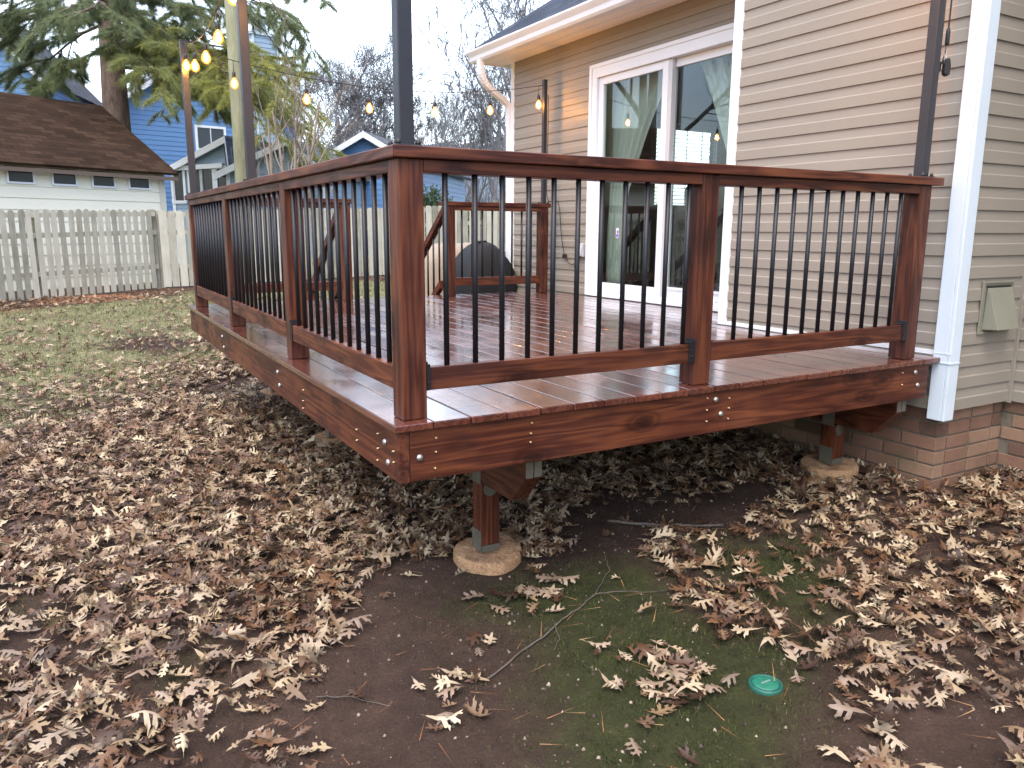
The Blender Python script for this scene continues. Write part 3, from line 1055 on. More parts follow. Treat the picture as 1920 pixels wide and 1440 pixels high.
footing(.655, .58, -.772, .155, 'round orange brown concrete footing under the front left deck post')
footing(.64, 2.80, -.765, .155, 'round concrete footing half hidden in leaves under the left side of the deck')
footing(.64, 4.45, -.745, .155, 'farthest concrete footing under the back of the deck')
footing(2.80, .47, -.655, .155, 'round concrete footing beside the brick foundation in a heap of leaves')
GALV = plain('galvanised_post_base', (.095, .088, .062), .7, .35, 20)
for (x, y, zb, zt) in ((.60, .535, -.772, -.447), (.59, 2.755, -.765, -.447), (.59, 4.40, -.745, -.447), (2.757, .42, -.655, -.424)):
    p = part(MB().new().box((x, y, zb + .035), (x + PW, y + PW, zt)), 'support_post', WZ, bevel=.003)
    b = MB().box((x - .003, y + .004, zb + .004), (x - .0005, y + PW - .004, zb + .10)).box((x + PW + .0005, y + .004, zb + .004), (x + PW + .003, y + PW - .004, zb + .10))
    b.box((x + .002, y + .001, zb + .003), (x + PW - .002, y + PW - .001, zb + .033)).box((x, y - .003, zb + .004), (x + PW, y - .0005, zb + .035))
    b.build('post_base', GALV, p)
    PLATE = GALV
    b = MB().box((x - .003, y + .006, zt - .008), (x - .0006, y + PW - .006, zt + .09))
    b.lathe([(.034, 0), (.034, -.003), (.03, -.004)], (x + .042, y - .0004, zt - .03), 'y', 18)
    b.build('post_cap', GALV, p)


# ------------------------------------------------------------------ LIGHT POLES (square black tubes on the cap rail)
POLES = {'corner': (.095, .10, 2.14), 'mid': (.098, 2.41, 2.14), 'backleft': (.098, 4.60, 2.075), 'right': (2.815, .10, 2.14), 'backright': (3.43, 4.575, 2.085)}
PLAB = {'corner': 'black square metal pole standing on the deck railing at its front corner',
        'mid': 'black square metal pole on the left railing in front of the greenish wooden pole',
        'backleft': 'black square metal pole on the far left corner of the deck railing',
        'right': 'black square metal pole on the railing beside the white corner trim of the house',
        'backright': 'short black metal pole on the far railing against the tan house wall'}
for k, (x, y, zt) in POLES.items():
    t = thing('light_pole', PLAB[k], 'pole', (x, y, H), 'black string light poles on the railing')
    s = .025 if k != 'backright' else .02
    MB().box((x - s, y - s, H + .004), (x + s, y + s, zt)).build('pole_tube', POLE, t, bevel=.003)
    MB().box((x - .045, y - .045, H + .0005), (x + .045, y + .045, H + .0055)).build('base_plate', POLE, t, bevel=.001)
    for sx in (-1, 1):
        for sy in (-1, 1):
            MB().lathe([(.0085, 0), (.0085, .007), (.006, .014), (.002, .017)], (x + sx * .034, y + sy * .034, H + .0055), 'z', 12).build('bolt', RUBBER, t, True)
    MB().box((x - s - .002, y - s - .002, zt), (x + s + .002, y + s + .002, zt + .006)).build('pole_cap', POLE, t)

# ------------------------------------------------------------------ STRING LIGHTS
strand = thing('string_lights', 'black cable of glowing amber bulbs strung between the deck poles', 'string lights', (.095, 4.6, 2.05))


def bulb(p, drop=.085, tilt=(0, 0), lit=True):
    """p = point on the cable; a short lead, a socket, and a lit globe"""
    x, y, z = p
    q = Vector((x + tilt[0], y + tilt[1], z - drop))
    d = (q - Vector(p)).normalized()
    b = MB()
    prof = [(.0095, 0), (.014, .006), (.024, .022), (.0315, .042), (.0315, .056), (.025, .072), (.012, .083), (.001, .086)]
    b.lathe([(r_, -h) for r_, h in prof], (0, 0, 0), 'z', 18)
    o = link('bulb', b.mesh('bulb'), GLOBE, strand, True)
    o.location = q + d * .048 - Vector(strand.location)
    f = MB().lathe([(.002, -.014), (.011, -.026), (.0165, -.042), (.0165, -.052), (.011, -.066), (.002, -.074)], (0, 0, 0), 'z', 12)
    link('filament', f.mesh('filament'), BULB, o, True).location = (0, 0, 0)
    s = MB().tube([Vector(p) - q - d * .048, -d * .046], .0028, 6).lathe([(.005, .050), (.0125, .044), (.0155, .030), (.0145, .004), (.011, -.002)], (0, 0, 0), 'z', 14)
    link('socket', s.mesh('socket'), RUBBER, o, True).location = (0, 0, 0)
    return o


def cable(a, b, sag, bulbs, n=28, drop=.085, r=.0035):
    a, b = Vector(a), Vector(b)
    pts = []
    for i in range(n + 1):
        t = i / n
        q = a.lerp(b, t); q.z -= sag * 4 * t * (1 - t)
        pts.append(q)
    MB().tube(pts, r, 6).build('cable', RUBBER, strand, True)
    for t in bulbs:
        q = a.lerp(b, t); q.z -= sag * 4 * t * (1 - t)
        bulb(q, drop)


px = lambda k, dz=0: (POLES[k][0], POLES[k][1] - .022, POLES[k][2] + dz)
# far side: back left pole to back right pole (attachment a little under the tops)
A_, B_ = (.12, 4.58, 2.03), (3.40, 4.56, 2.035)
cable(A_, B_, .175, (.105, .283, .452, .644, .82, .985))
# left side
cable((.10, 2.41, 2.16), (.098, 4.58, 2.055), .16, (.10, .34, .56, .78, .965), drop=.07)
# front left, front right
cable((.095, .10, 2.16), (.10, 2.41, 2.16), .20, (.08, .33, .58, .83))
cable((.095, .10, 2.16), (2.80, .10, 2.15), .22, (.10, .30, .50, .70, .90))

# hanging cord at the right pole: tail of the strand with its plug
cord = thing('power_cord', 'black cord hanging beside the right pole with a plug and white paper tag', 'cord', (2.86, .06, 1.45))
X0, Y0 = 2.872, .10
pc = [(X0 + .012 - .03, Y0, 2.14), (X0 + .045, Y0 + .02, 2.10), (X0 + .052, Y0 + .01, 1.95), (X0 + .044, Y0, 1.75), (X0 + .036, Y0 - .005, 1.60), (X0 + .034, Y0 - .006, 1.535)]
MB().tube(pc, .0042, 7).build('cable', RUBBER, cord, True)
MB().lathe([(.007, .05), (.010, .035), (.010, -.02), (.006, -.03)], (X0 + .034, Y0 - .006, 1.545), 'z', 12).build('connector', RUBBER, cord, True)
MB().tube([(X0 + .034, Y0 - .006, 1.53), (X0 + .022, Y0 - .01, 1.49), (X0 + .008, Y0 - .012, 1.455), (X0 + .004, Y0 - .01, 1.43)], .003, 6).build('lead', RUBBER, cord, True)
MB().prism([(X0 + .026, Y0 - .012, 1.515), (X0 + .042, Y0 - .004, 1.515), (X0 + .040, Y0 - .006, 1.46), (X0 + .022, Y0 - .016, 1.455)], (.001, .001, 0)).build('paper_tag', PAPER, cord)
MB().prism([(X0 + .008, Y0 - .016, 1.48), (X0 + .026, Y0 - .008, 1.475), (X0 + .020, Y0 - .01, 1.43), (X0 + .010, Y0 - .018, 1.44)], (.001, .001, 0)).build('paper_tag', PAPER, cord)
MB().prism([(X0 + .020, Y0 - .022, 1.452), (X0 + .050, Y0 - .022, 1.462), (X0 + .062, Y0 - .022, 1.435), (X0 + .062, Y0 - .022, 1.385), (X0 + .042, Y0 - .022, 1.375), (X0 + .020, Y0 - .022, 1.385)], (0, .022, 0)).build('plug', RUBBER, cord, bevel=.005)
MB().prism([(X0 - .03, Y0 - .005, 1.455), (X0 + .012, Y0 - .005, 1.44), (X0 + .012, Y0 - .005, 1.405), (X0 - .005, Y0 - .005, 1.385), (X0 - .03, Y0 - .005, 1.39)], (0, .025, 0)).build('plug', RUBBER, cord, bevel=.005)

cord2 = thing('extension_cord', 'thin black cord looping from the short far pole to the wall outlet', 'cord', (3.45, 4.55, .9))
pts = [(3.455, 4.55, 1.95), (3.455, 4.545, 1.6), (3.45, 4.545, 1.2), (3.448, 4.54, .98), (3.47, 4.52, .92), (3.53, 4.50, .93), (3.555, 4.47, .86), (3.57, 4.45, .6), (3.585, 4.42, .42), (3.59, 4.36, .33), (3.59, 4.30, .30), (3.59, 4.22, .31), (3.595, 4.12, .40)]
sm = []
for i in range(len(pts) - 1):
    p0, p1, p2, p3 = [Vector(pts[max(0, min(len(pts) - 1, j))]) for j in (i - 1, i, i + 1, i + 2)]
    for k in range(6):
        t = k / 6
        sm.append(.5 * ((2 * p1) + (-p0 + p2) * t + (2 * p0 - 5 * p1 + 4 * p2 - p3) * t * t + (-p0 + 3 * p1 - 3 * p2 + p3) * t ** 3))
sm.append(Vector(pts[-1]))
MB().tube(sm, .0042, 6).build('cable', RUBBER, cord2, True)
MB().box((3.575, 4.385, .355), (3.605, 4.435, .395)).build('plug', RUBBER, cord2, bevel=.006)

# ------------------------------------------------------------------ HOUSE
house = thing('house', 'tan vinyl sided house with brick foundation and white trim behind the deck', 'house', (3.6, 2.5, -.72))
EXP = .1145


def siding(face, a0, a1, plane, z0, z1, sgn, hole=None, zoff=0.0, mat=None, parent=None, exp_=None, depth=.014):
    """lap siding as a strip. face 'x' = wall in plane x, running along y a0..a1; sgn = outward direction.
    courses of dutch lap profile. hole=(b0,b1,zt): opening left out below zt"""
    mb = MB()
    e = exp_ or EXP
    prof = []
    z = z0
    while z < z1 - .002:
        zt = min(z + e, z1)
        prof += [(depth * .35, z), (depth, z + .0004), (depth * .95, z + e * .50), (depth * .62, z + e * .56), (depth * .30, zt - .0005)]
        z += e
    spans = [(a0, a1, None)] if hole is None else [(a0, hole[0], None), (hole[0], hole[1], hole[2]), (hole[1], a1, None)]
    for s0, s1, zh in spans:
        if s1 - s0 < 1e-4: continue
        pp = [(d, zz) for d, zz in prof if zh is None or zz >= zh - 1e-6]
        if len(pp) < 2: continue
        vs, fs = [], []
        for d, zz in pp:
            for q in (s0, s1):
                vs.append((plane + sgn * d, q, zz) if face == 'x' else (q, plane + sgn * d, zz))
        for i in range(len(pp) - 1):
            fs.append((2 * i, 2 * i + 1, 2 * i + 3, 2 * i + 2))
        mb.add(vs, fs)
    me = mb.mesh('siding')
    me.materials.append(mat or SIDING)
    o = bpy.data.objects.new('siding', me); COL.objects.link(o)
    par = parent or house
    o.parent = par; o.location = -Vector(par.location)
    return o


ZS = .015 - 3 * EXP + .06      # lowest siding edge under the deck line on the chase
ZS = -.2855
YS = -.018                     # chase end wall facing the camera
XE = 3.632                      # recessed wall right of the chase
siding('x', YS, YA, XA, ZS, 5.2, -1)
siding('y', XA, XE, YS, ZS, 5.2, -1)
siding('x', -7.0, YS, XE, ZS, 2.6, -1)
siding('x', YA, 5.53, XB, .012, 2.45, -1, hole=(1.95, 4.03, 2.14))
siding('x', YA, 5.53, XB, -.45, .01, -1)
siding('y', XB, 5.53, 5.53, -.3, 2.45, 1); siding('y', 6.57, 9.0, 5.53, -.3, 2.45, 1); siding('y', 5.53, 6.57, 5.53, -.3, .93, 1); siding('y', 5.53, 6.57, 5.53, 1.88, 2.45, 1)
# structural core of the chase (so that it is closed from every side)
core = MB().box((XA + .001, YS + .001, ZS + .001), (XE + .3, YA - .001, 5.2))
core.build('chimney_chase', SIDING, house)
MB().box((XA - .05, YS - .05, 5.2), (XE + .35, YA + .05, 5.28)).build('chase_cap', WHITE, house)
siding('y', XA, XB + .3, YA, .0, 5.2, 1)


def trim_corner(x, y, sx, sy, z0, z1, w, name='corner_trim', mat=WHITE, t=.012):
    """outside corner post: two faces w wide; sx, sy = outward signs"""
    mb = MB()
    xa, xb = sorted((x + sx * t, x - sx * w)); ya, yb = sorted((y + sy * t, y + sy * (t - .004)))
    mb.box((xa, min(y + sy * t, y + sy * .001), z0), (xb, max(y + sy * t, y + sy * .001), z1))
    mb.box((min(x + sx * t, x + sx * .001), min(y + sy * .0, y - sy * w), z0), (max(x + sx * t, x + sx * .001), max(y + sy * .0, y - sy * w), z1))
    return mb.build(name, mat, house, bevel=.003)


# near corner of the chase: broad white corner board reaching below the siding
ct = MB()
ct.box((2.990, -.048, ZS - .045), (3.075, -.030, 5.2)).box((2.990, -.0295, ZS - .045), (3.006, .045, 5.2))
ct.build('corner_trim', TRIM_SKYLIT, house, bevel=.003)
MB().box((2.986, -.052, -.03), (3.076, .046, -.024)).box((2.9875, -.0505, .02), (2.9895, .040, .0215)).build('trim_lap', TRIM_SKYLIT, house)
ct = MB().box((XA - .022, YA - .055, .004), (XA - .0005, YA + .018, 5.2)).box((XA, YA + .002, .004), (XA + .06, YA + .018, 5.2))
ct.build('corner_trim', WHITE, house, bevel=.002)
ct = MB().box((XB - .02, 5.485, -.4), (XB - .0005, 5.55, 2.44)).box((XB, 5.533, -.4), (XB + .06, 5.55, 2.44))
ct.build('corner_trim', WHITE, house, bevel=.002)
# inside corner posts (tan)
MB().box((XE - .028, YS - .030, ZS - .01), (XE - .0145, YS - .016, 2.6)).box((XE - .030, YS - .016, ZS - .01), (XE - .0005, YS + .001, 2.6)).build('inside_corner_trim', SIDING, house, bevel=.002)
# starter strip at the deck line
MB().box((XA - .017, .05, .006), (XA - .003, YA - .06, .03)).build('starter_strip', WHITE, house)

# brick foundation: individual bricks and a mortar core
bk = MB(); bk2 = MB()
BH, BL, J = .0665, .196, .011
z = ZS - .004 - BH
row = 0
while z > -1.05:
    off = (row % 2) * .5
    # along the chase face (x = XB_), along the end wall, along the recessed wall
    xb, yb = XA + .018, YS + .030
    y = yb + (off * (BL + J) - (0 if off == 0 else 0))
    if off: bk.new().box((xb, yb, z), (xb + .09, yb + BL * .5 - .002, z + BH))
    while y < YA - .02:
        bk.new().box((xb - rng.random() * .002, y, z), (xb + .09, min(y + BL, YA), z + BH)); y += BL + J
    x = xb + (.5 if not off else 1.0) * (BL + J) * 0 + (.102 if not off else .102)
    while x < XE + .05:
        bk.new().box((x, yb - rng.random() * .002, z), (min(x + BL * (.5 if False else 1), XE + .12), yb + .09, z + BH)); x += BL + J
    y = yb - J
    y -= off * (BL + J) * .5
    while y > -3.2:
        bk.new().box((XE + .014 - rng.random() * .002, y - BL, z), (XE + .10, y, z + BH)); y -= BL + J
    y = YA + .05 + off * .1
    while y < 5.5:
        bk2.new().box((XB + .014 - rng.random() * .002, y, z), (XB + .1, min(y + BL, 5.53), z + BH)); y += BL + J
    z -= BH + J; row += 1
bk.build('brick_foundation', BRICK, house, bevel=.003); bk2.build('brick_foundation', BRICK, house)
mo = MB().box((XA + .026, YS + .038, -1.3), (XE + .2, YA - .01, ZS - .002)).box((XE + .022, -7, -1.3), (XE + .3, YS + .03, ZS - .002)).box((XB + .022, YA - .01, -1.3), (XB + .3, 5.5, ZS - .002))
mo.build('mortar', MORTAR, house)

# eave: gutter, fascia, soffit
GX, SOF = 3.14, 2.425
gut = MB()
GSH = .105
gp = [(3.135, 2.412), (3.085, 2.412), (3.066, 2.432), (3.060, 2.470), (3.040, 2.495), (3.026, 2.515), (3.026, 2.530), (3.032, 2.530), (3.032, 2.517), (3.046, 2.499), (3.066, 2.472), (3.072, 2.436), (3.090, 2.418), (3.129, 2.418), (3.129, 2.53), (3.135, 2.53)]
def swept(y0, y1):
    m = MB(); m.prism([(x + GSH, y0, z - .012) for x, z in gp], (0, y1 - y0, 0)); return m
swept(YA + .002, 5.70).build('gutter', WHITE, house)
MB().prism([(x + GSH, 5.701, z - .012) for x, z in [(3.134, 2.412), (3.085, 2.412), (3.066, 2.432), (3.060, 2.470), (3.040, 2.495), (3.026, 2.515), (3.026, 2.531), (3.134, 2.531)]], (0, .003, 0)).build('gutter_end', WHITE, house)
MB().box((3.2405, YA + .002, 2.40), (3.26, 5.70, 2.56)).build('fascia', WHITE, house)
sf = MB()
y = YA + .005
while y < 5.70:
    for dx0, dx1 in ((3.261, 3.43), (3.433, 3.605)):
        sf.box((dx0, y, SOF), (dx1, min(y + .098, 5.70), SOF + .006))
    y += .1
sf.build('soffit', SOFFIT_WARMLIT, house)
MB().box((3.418, YA + .01, SOF - .004), (3.446, 5.69, SOF - .0005)).build('soffit_strip', WHITE, house)
MB().box((3.261, 5.701, 2.41), (9.2, 5.72, 2.56)).build('fascia', WHITE, house)
MB().box((3.62, 5.56, SOF), (9.2, 5.70, SOF + .006)).build('soffit', WHITE, house)
swept(-7.0, YS - .10).build('gutter', WHITE, house)
MB().box((3.156, -7, SOF), (XE, YS - .06, SOF + .006)).build('soffit', WHITE, house)

# hip roof
def uvmesh(name, faces, mat, parent, uaxis=None):
    """faces: list of 3d polygons; makes uv in metres along the eave (u) and up the slope (v)"""
    me = bpy.data.meshes.new(name)
    vs, fs = [], []
    for f in faces:
        n = len(vs); vs += [tuple(q) for q in f]; fs.append(tuple(range(n, n + len(f))))
    me.from_pydata(vs, [], fs)
    uvl = me.uv_layers.new(name='uv')
    li = 0
    for f in faces:
        p0 = Vector(f[0]); e = (Vector(f[1]) - p0).normalized(); nn = e.cross(Vector(f[2]) - p0).normalized(); w = nn.cross(e)
        for q in f:
            d = Vector(q) - p0
            uvl.data[li].uv = (d.dot(e) + 50, d.dot(w) + 50); li += 1
    return link(name, me, mat, parent)


def rp(x, y, z): return Vector((x, y, z))
s_ = .72
ridge_x, e0, e1 = 7.2, -7.2, 5.74
zr = 2.545 + (ridge_x - 3.19) * s_
uvmesh('roof', [[(3.19, e0, 2.545), (3.19, e1, 2.545), (ridge_x, e1 - (ridge_x - 3.19), zr), (ridge_x, e0, zr)],
                [(11.3, e1, 2.545), (11.3, e0, 2.545), (ridge_x, e0, zr), (ridge_x, e1 - (ridge_x - 3.19), zr)],
                [(3.19, e1, 2.545), (11.3, e1, 2.545), (ridge_x, e1 - (ridge_x - 3.19), zr)]], ROOF_SLATE, house)
MB().box((3.185, YA + .01, 2.530), (3.30, 5.745, 2.541)).build('drip_edge', ROOF_SLATE, house)

# downspout from the gutter to the far corner
ds = [(3.195, 5.50, 2.415), (3.195, 5.50, 2.34), (3.21, 5.505, 2.26), (3.26, 5.515, 2.18), (3.36, 5.53, 2.11), (3.48, 5.55, 2.05), (3.57, 5.57, 2.00), (3.60, 5.58, 1.93), (3.605, 5.58, 1.2), (3.605, 5.58, -.3)]
def rect_tube(pts, w, h):
    mb = MB(); vs, fs = [], []
    P2 = []
    for i in range(len(pts) - 1):
        for k in range(6): P2.append(Vector(pts[i]).lerp(Vector(pts[i + 1]), k / 6))
    P2.append(Vector(pts[-1]))
    # smooth
    for _ in range(4):
        P2 = [P2[0]] + [(P2[i - 1] + P2[i] * 2 + P2[i + 1]) / 4 for i in range(1, len(P2) - 1)] + [P2[-1]]
    for i, q in enumerate(P2):
        d = (P2[min(i + 1, len(P2) - 1)] - P2[max(i - 1, 0)]).normalized()
        a = Vector((0, 1, 0)); a = (a - d * a.dot(d)).normalized(); b = d.cross(a)
        k = 1 + (.05 if (i % 2 and 5 < i < 26) else 0)
        for sa, sb in ((1, 1), (-1, 1), (-1, -1), (1, -1)): vs.append(q + a * sa * w / 2 * k + b * sb * h / 2 * k)
    for i in range(len(P2) - 1):
        for k in range(4): fs.append((i * 4 + k, i * 4 + (k + 1) % 4, i * 4 + 4 + (k + 1) % 4, i * 4 + 4 + k))
    mb.add(vs, fs); return mb
rect_tube(ds, .075, .055).build('downspout', WHITE, house, bevel=.004)

# sliding glass door
door = MB()
DY0, DY1, DZ0, DZ1 = 1.95, 4.03, .008, 2.14
xo = XB - .030
door.box((xo, DY1 - .105, DZ0), (XB + .08, DY1, DZ1))             # left casing
door.box((xo, DY0, DZ0), (XB + .08, DY0 + .10, DZ1))
door.box((xo, DY0 + .101, DZ1 - .115), (XB + .08, DY1 - .106, DZ1))  # head casing
door.box((xo + .012, DY0 + .101, DZ0), (XB + .08, DY1 - .106, DZ0 + .062))  # sill
dr = door.build('sliding_door', WHITE, house, bevel=.004)
mb = MB().box((xo - .012, DY0 + .09, DZ0 + .0), (xo + .011, DY1 - .11, DZ0 + .028)).box((xo - .008, DY1 - .035, DZ0 + .002), (xo - .0005, DY1 + .006, DZ1 + .006)).box((xo - .008, DY0, DZ1 - .028), (xo - .0005, DY1 - .036, DZ1 + .006))
mb.build('door_trim', WHITE, dr, bevel=.003)
MB().box((XB - .006, DY0 - .02, DZ1 + .0065), (XB - .0005, DY1 + .02, DZ1 + .06)).build('head_flashing', SIDING, dr)


def panel(y0, y1, x, z0, z1, st, nm):
    m = MB()
    m.box((x, y0, z0), (x + .04, y0 + st, z1)).box((x, y1 - st, z0), (x + .04, y1, z1))
    m.box((x, y0 + st + .0005, z0), (x + .04, y1 - st - .0005, z0 + .07)).box((x, y0 + st + .0005, z1 - .065), (x + .04, y1 - st - .0005, z1))
    o = m.build('door_panel', WHITE, dr, bevel=.003)
    MB().box((x + .018, y0 + st - .005, z0 + .066), (x + .022, y1 - st + .005, z1 - .06)).build('glass_pane', GLASS, o)
    return o


panL = panel(2.955, 3.923, XB - .002, DZ0 + .064, DZ1 - .117, .07, 'l')
panR = panel(2.055, 2.99, XB + .040, DZ0 + .064, DZ1 - .117, .07, 'r')
m = MB().box((XB - .001, 2.905, DZ0 + .064), (XB + .036, 2.954, DZ1 - .117)); m.build('screen_frame', plain('grey_screen_frame', (.50, .51, .52), .4, .08, 5), dr, bevel=.003)
MB().box((XB + .022, 2.06, DZ0 + .13), (XB + .026, 2.90, DZ0 + .15)).build('screen_rail', WHITE, dr)
# small sticker low on the left pane
st = MB().box((XB + .0145, 3.575, .565), (XB + .0155, 3.620, .655)); so = st.build('sticker', plain('sticker_paper', (.62, .58, .66), .5, .15, 90), panL)
MB().box((XB + .0135, 3.579, .572), (XB + .0142, 3.616, .600)).box((XB + .0135, 3.579, .612), (XB + .0142, 3.606, .632)).build('sticker_print', plain('sticker_purple', (.22, .13, .42), .5, .1, 60), so)
# room behind the door
ROOM = plain('room_paint', (.30, .29, .27), .8, .06, 2)
RFLO = wood('room_floor', 1, (.03, .018, .012), (.08, .05, .035), (.13, .085, .06), knots=False)
rm = MB()
rx0, rx1, ry0, ry1 = XB + .085, 8.2, 1.72, 5.40
rm.box((rx1, ry0, 0), (rx1 + .05, ry1, 2.42)).box((rx0, ry0 - .05, 0), (rx1, ry0, 2.42))
rm.box((rx0, ry0, 2.40), (rx1, ry1, 2.45))
wy0, wy1, wz0, wz1 = 5.55, 6.55, .95, 1.86
rm.box((rx0, ry1, 0), (wy0, ry1 + .05, 2.42)).box((wy1, ry1, 0), (rx1, ry1 + .05, 2.42)).box((wy0, ry1, 0), (wy1, ry1 + .05, wz0)).box((wy0, ry1, wz1), (wy1, ry1 + .05, 2.42))
rm.box((rx0, ry0, 0), (rx0 + .03, DY0 + .05, 2.4)).box((rx0, DY1 - .02, 0), (rx0 + .03, ry1, 2.4)).box((rx0, DY0 + .05, DZ1 - .05), (rx0 + .03, DY1 - .02, 2.4))
rm.build('interior_walls', ROOM, house)
MB().box((rx0, ry0, -.02), (rx1, ry1, .012)).build('interior_floor', RFLO, house)
wf = MB().box((wy0 - .07, ry1 - .02, wz0 - .07), (wy1 + .07, ry1 - .0005, wz0)).box((wy0 - .07, ry1 - .02, wz1), (wy1 + .07, ry1 - .0005, wz1 + .07)).box((wy0 - .07, ry1 - .02, wz0), (wy0, ry1 - .0005, wz1)).box((wy1, ry1 - .02, wz0), (wy1 + .07, ry1 - .0005, wz1))
wfo = wf.build('interior_window', WHITE, house)
bl = MB(); z = wz0 + .02
while z < wz1 - .02:
    bl.prism([(wy0 + .01, ry1 + .004, z), (wy0 + .01, ry1 + .030, z + .010), (wy0 + .01, ry1 + .030, z + .0125), (wy0 + .01, ry1 + .004, z + .0025)], (wy1 - wy0 - .02, 0, 0)); z += .046
for q in (wy0 + .25, wy0 + .5, wy0 + .75): bl.box((q, ry1 + .001, wz0), (q + .012, ry1 + .0035, wz1))
bl.build('blinds', WHITE, wfo)
# the end wall of the house needs the same opening: cover the siding there with a glazed frame
# outlet cover left of the door
OUT = plain('outlet_cover_plastic', (.42, .43, .45), .35, .1, 20)
MB().box((XB - .05, 4.065, .375), (XB - .015, 4.155, .51)).prism([(XB - .085, 4.07, .385), (XB - .05, 4.07, .385), (XB - .05, 4.07, .505)], (0, .08, 0)).build('outlet_cover', OUT, house, bevel=.006)
# vent hood on the end wall of the chase
vt = MB()
vx0, vx1, vz0, vz1 = 3.225, 3.515, .120, .372
VENT = plain('vent_hood_paint', (.195, .195, .15), .5, .10, 6)
vt.box((vx0, YS - .024, vz0 - .012), (vx0 + .014, YS - .014, vz1 + .012)).box((vx1 - .014, YS - .024, vz0 - .012), (vx1, YS - .014, vz1 + .012))
vt.box((vx0 + .0145, YS - .024, vz1), (vx1 - .0145, YS - .014, vz1 + .012)).box((vx0 + .0145, YS - .024, vz0 - .012), (vx1 - .0145, YS - .014, vz0))
vt.box((vx0 + .014, YS - .018, vz0), (vx1 - .014, YS - .012, vz1))
vo = vt.build('vent_hood', VENT, house, bevel=.002)
a0, a1 = vx0 + .035, vx1 - .035
hz0, hz1 = vz0 + .012, vz1 - .022
vh = MB()
vh.add([(a0, YS - .019, hz0), (a1, YS - .019, hz0), (a1, YS - .024, hz1), (a0, YS - .024, hz1), (a0 + .012, YS - .098, hz0 + .004), (a1 - .012, YS - .098, hz0 + .004), (a1, YS - .032, hz1), (a0, YS - .032, hz1)],
       [(0, 1, 5, 4), (4, 5, 6, 7), (7, 6, 2, 3), (0, 4, 7, 3), (1, 2, 6, 5)])
vh.build('hood_cover', VENT, vo, bevel=.003)
MB().box((a0, YS - .0245, hz1 + .001), (a1, YS - .0185, hz1 + .012)).build('vent_slot', RUBBER, vo)

# things seen through the door
CURT = NT('sheer_curtain'); CURT.set((.74, .76, .70), .8)
_tr = CURT.N('ShaderNodeBsdfTranslucent'); _tr.inputs['Color'].default_value = (.6, .66, .6, 1)
_mx = CURT.N('ShaderNodeMixShader'); _mx.inputs[0].default_value = .4
CURT.L(CURT.b.outputs[0], _mx.inputs[1]); CURT.L(_tr.outputs[0], _mx.inputs[2]); CURT.L(_mx.outputs[0], CURT.out.inputs['Surface'])
CURT = CURT.m


def curtain(y_out, y_in_top, y_in_mid, y_in_bot, label, zmid=.95, zbot=.10):
    n, m = 46, 26
    V = []
    for j in range(m):
        t = j / (m - 1); z = 2.12 + (zbot - 2.12) * t
        k = (2.12 - z) / (2.12 - zmid)
        yi = y_in_top + (y_in_mid - y_in_top) * min(1, k) ** .8 if k <= 1 else y_in_mid + (y_in_bot - y_in_mid) * min(1, (k - 1) * 1.1)
        for i in range(n):
            s = i / (n - 1)
            V.append((XB + .20 + .022 * math.sin(s * 34 + .6 * math.sin(t * 5)), y_out + (yi - y_out) * s, z - .10 * s * (1 - min(1, k)) * 0))
    F = [(j * n + i, j * n + i + 1, (j + 1) * n + i + 1, (j + 1) * n + i) for j in range(m - 1) for i in range(n - 1)]
    me = bpy.data.meshes.new('curtain'); me.from_pydata(V, [], F)
    o = link('curtain', me, CURT, None, True)
    so_ = o.modifiers.new('thickness', 'SOLIDIFY'); so_.thickness = .002
    return tag(o, label, 'curtain', 'sheer curtains inside the sliding door')


curtain(3.99, 3.02, 3.72, 3.80, 'pale sheer curtain swept aside behind the left pane of the sliding door')
curtain(2.02, 2.90, 2.30, 2.22, 'pale sheer curtain draped behind the right pane of the sliding door', .9)
CHAIRM = plain('dark_upholstery', (.018, .018, .02), .7, .2, 10)
ch = thing('armchair', 'dark upholstered armchair inside the room behind the right door pane', 'armchair', (4.6, 3.0, .012))
MB().box((4.2, 2.55, .18), (4.95, 3.30, .46)).build('seat', CHAIRM, ch, bevel=.05)
MB().prism([(4.18, 2.55, .30), (4.40, 2.55, .30), (4.30, 2.55, 1.05), (4.14, 2.55, 1.05)], (0, .75, 0)).build('backrest', CHAIRM, ch, bevel=.05)
MB().box((4.2, 2.40, .14), (4.95, 2.545, .64)).build('armrest', CHAIRM, ch, bevel=.05)
MB().box((4.2, 3.305, .14), (4.95, 3.45, .64)).build('armrest', CHAIRM, ch, bevel=.05)

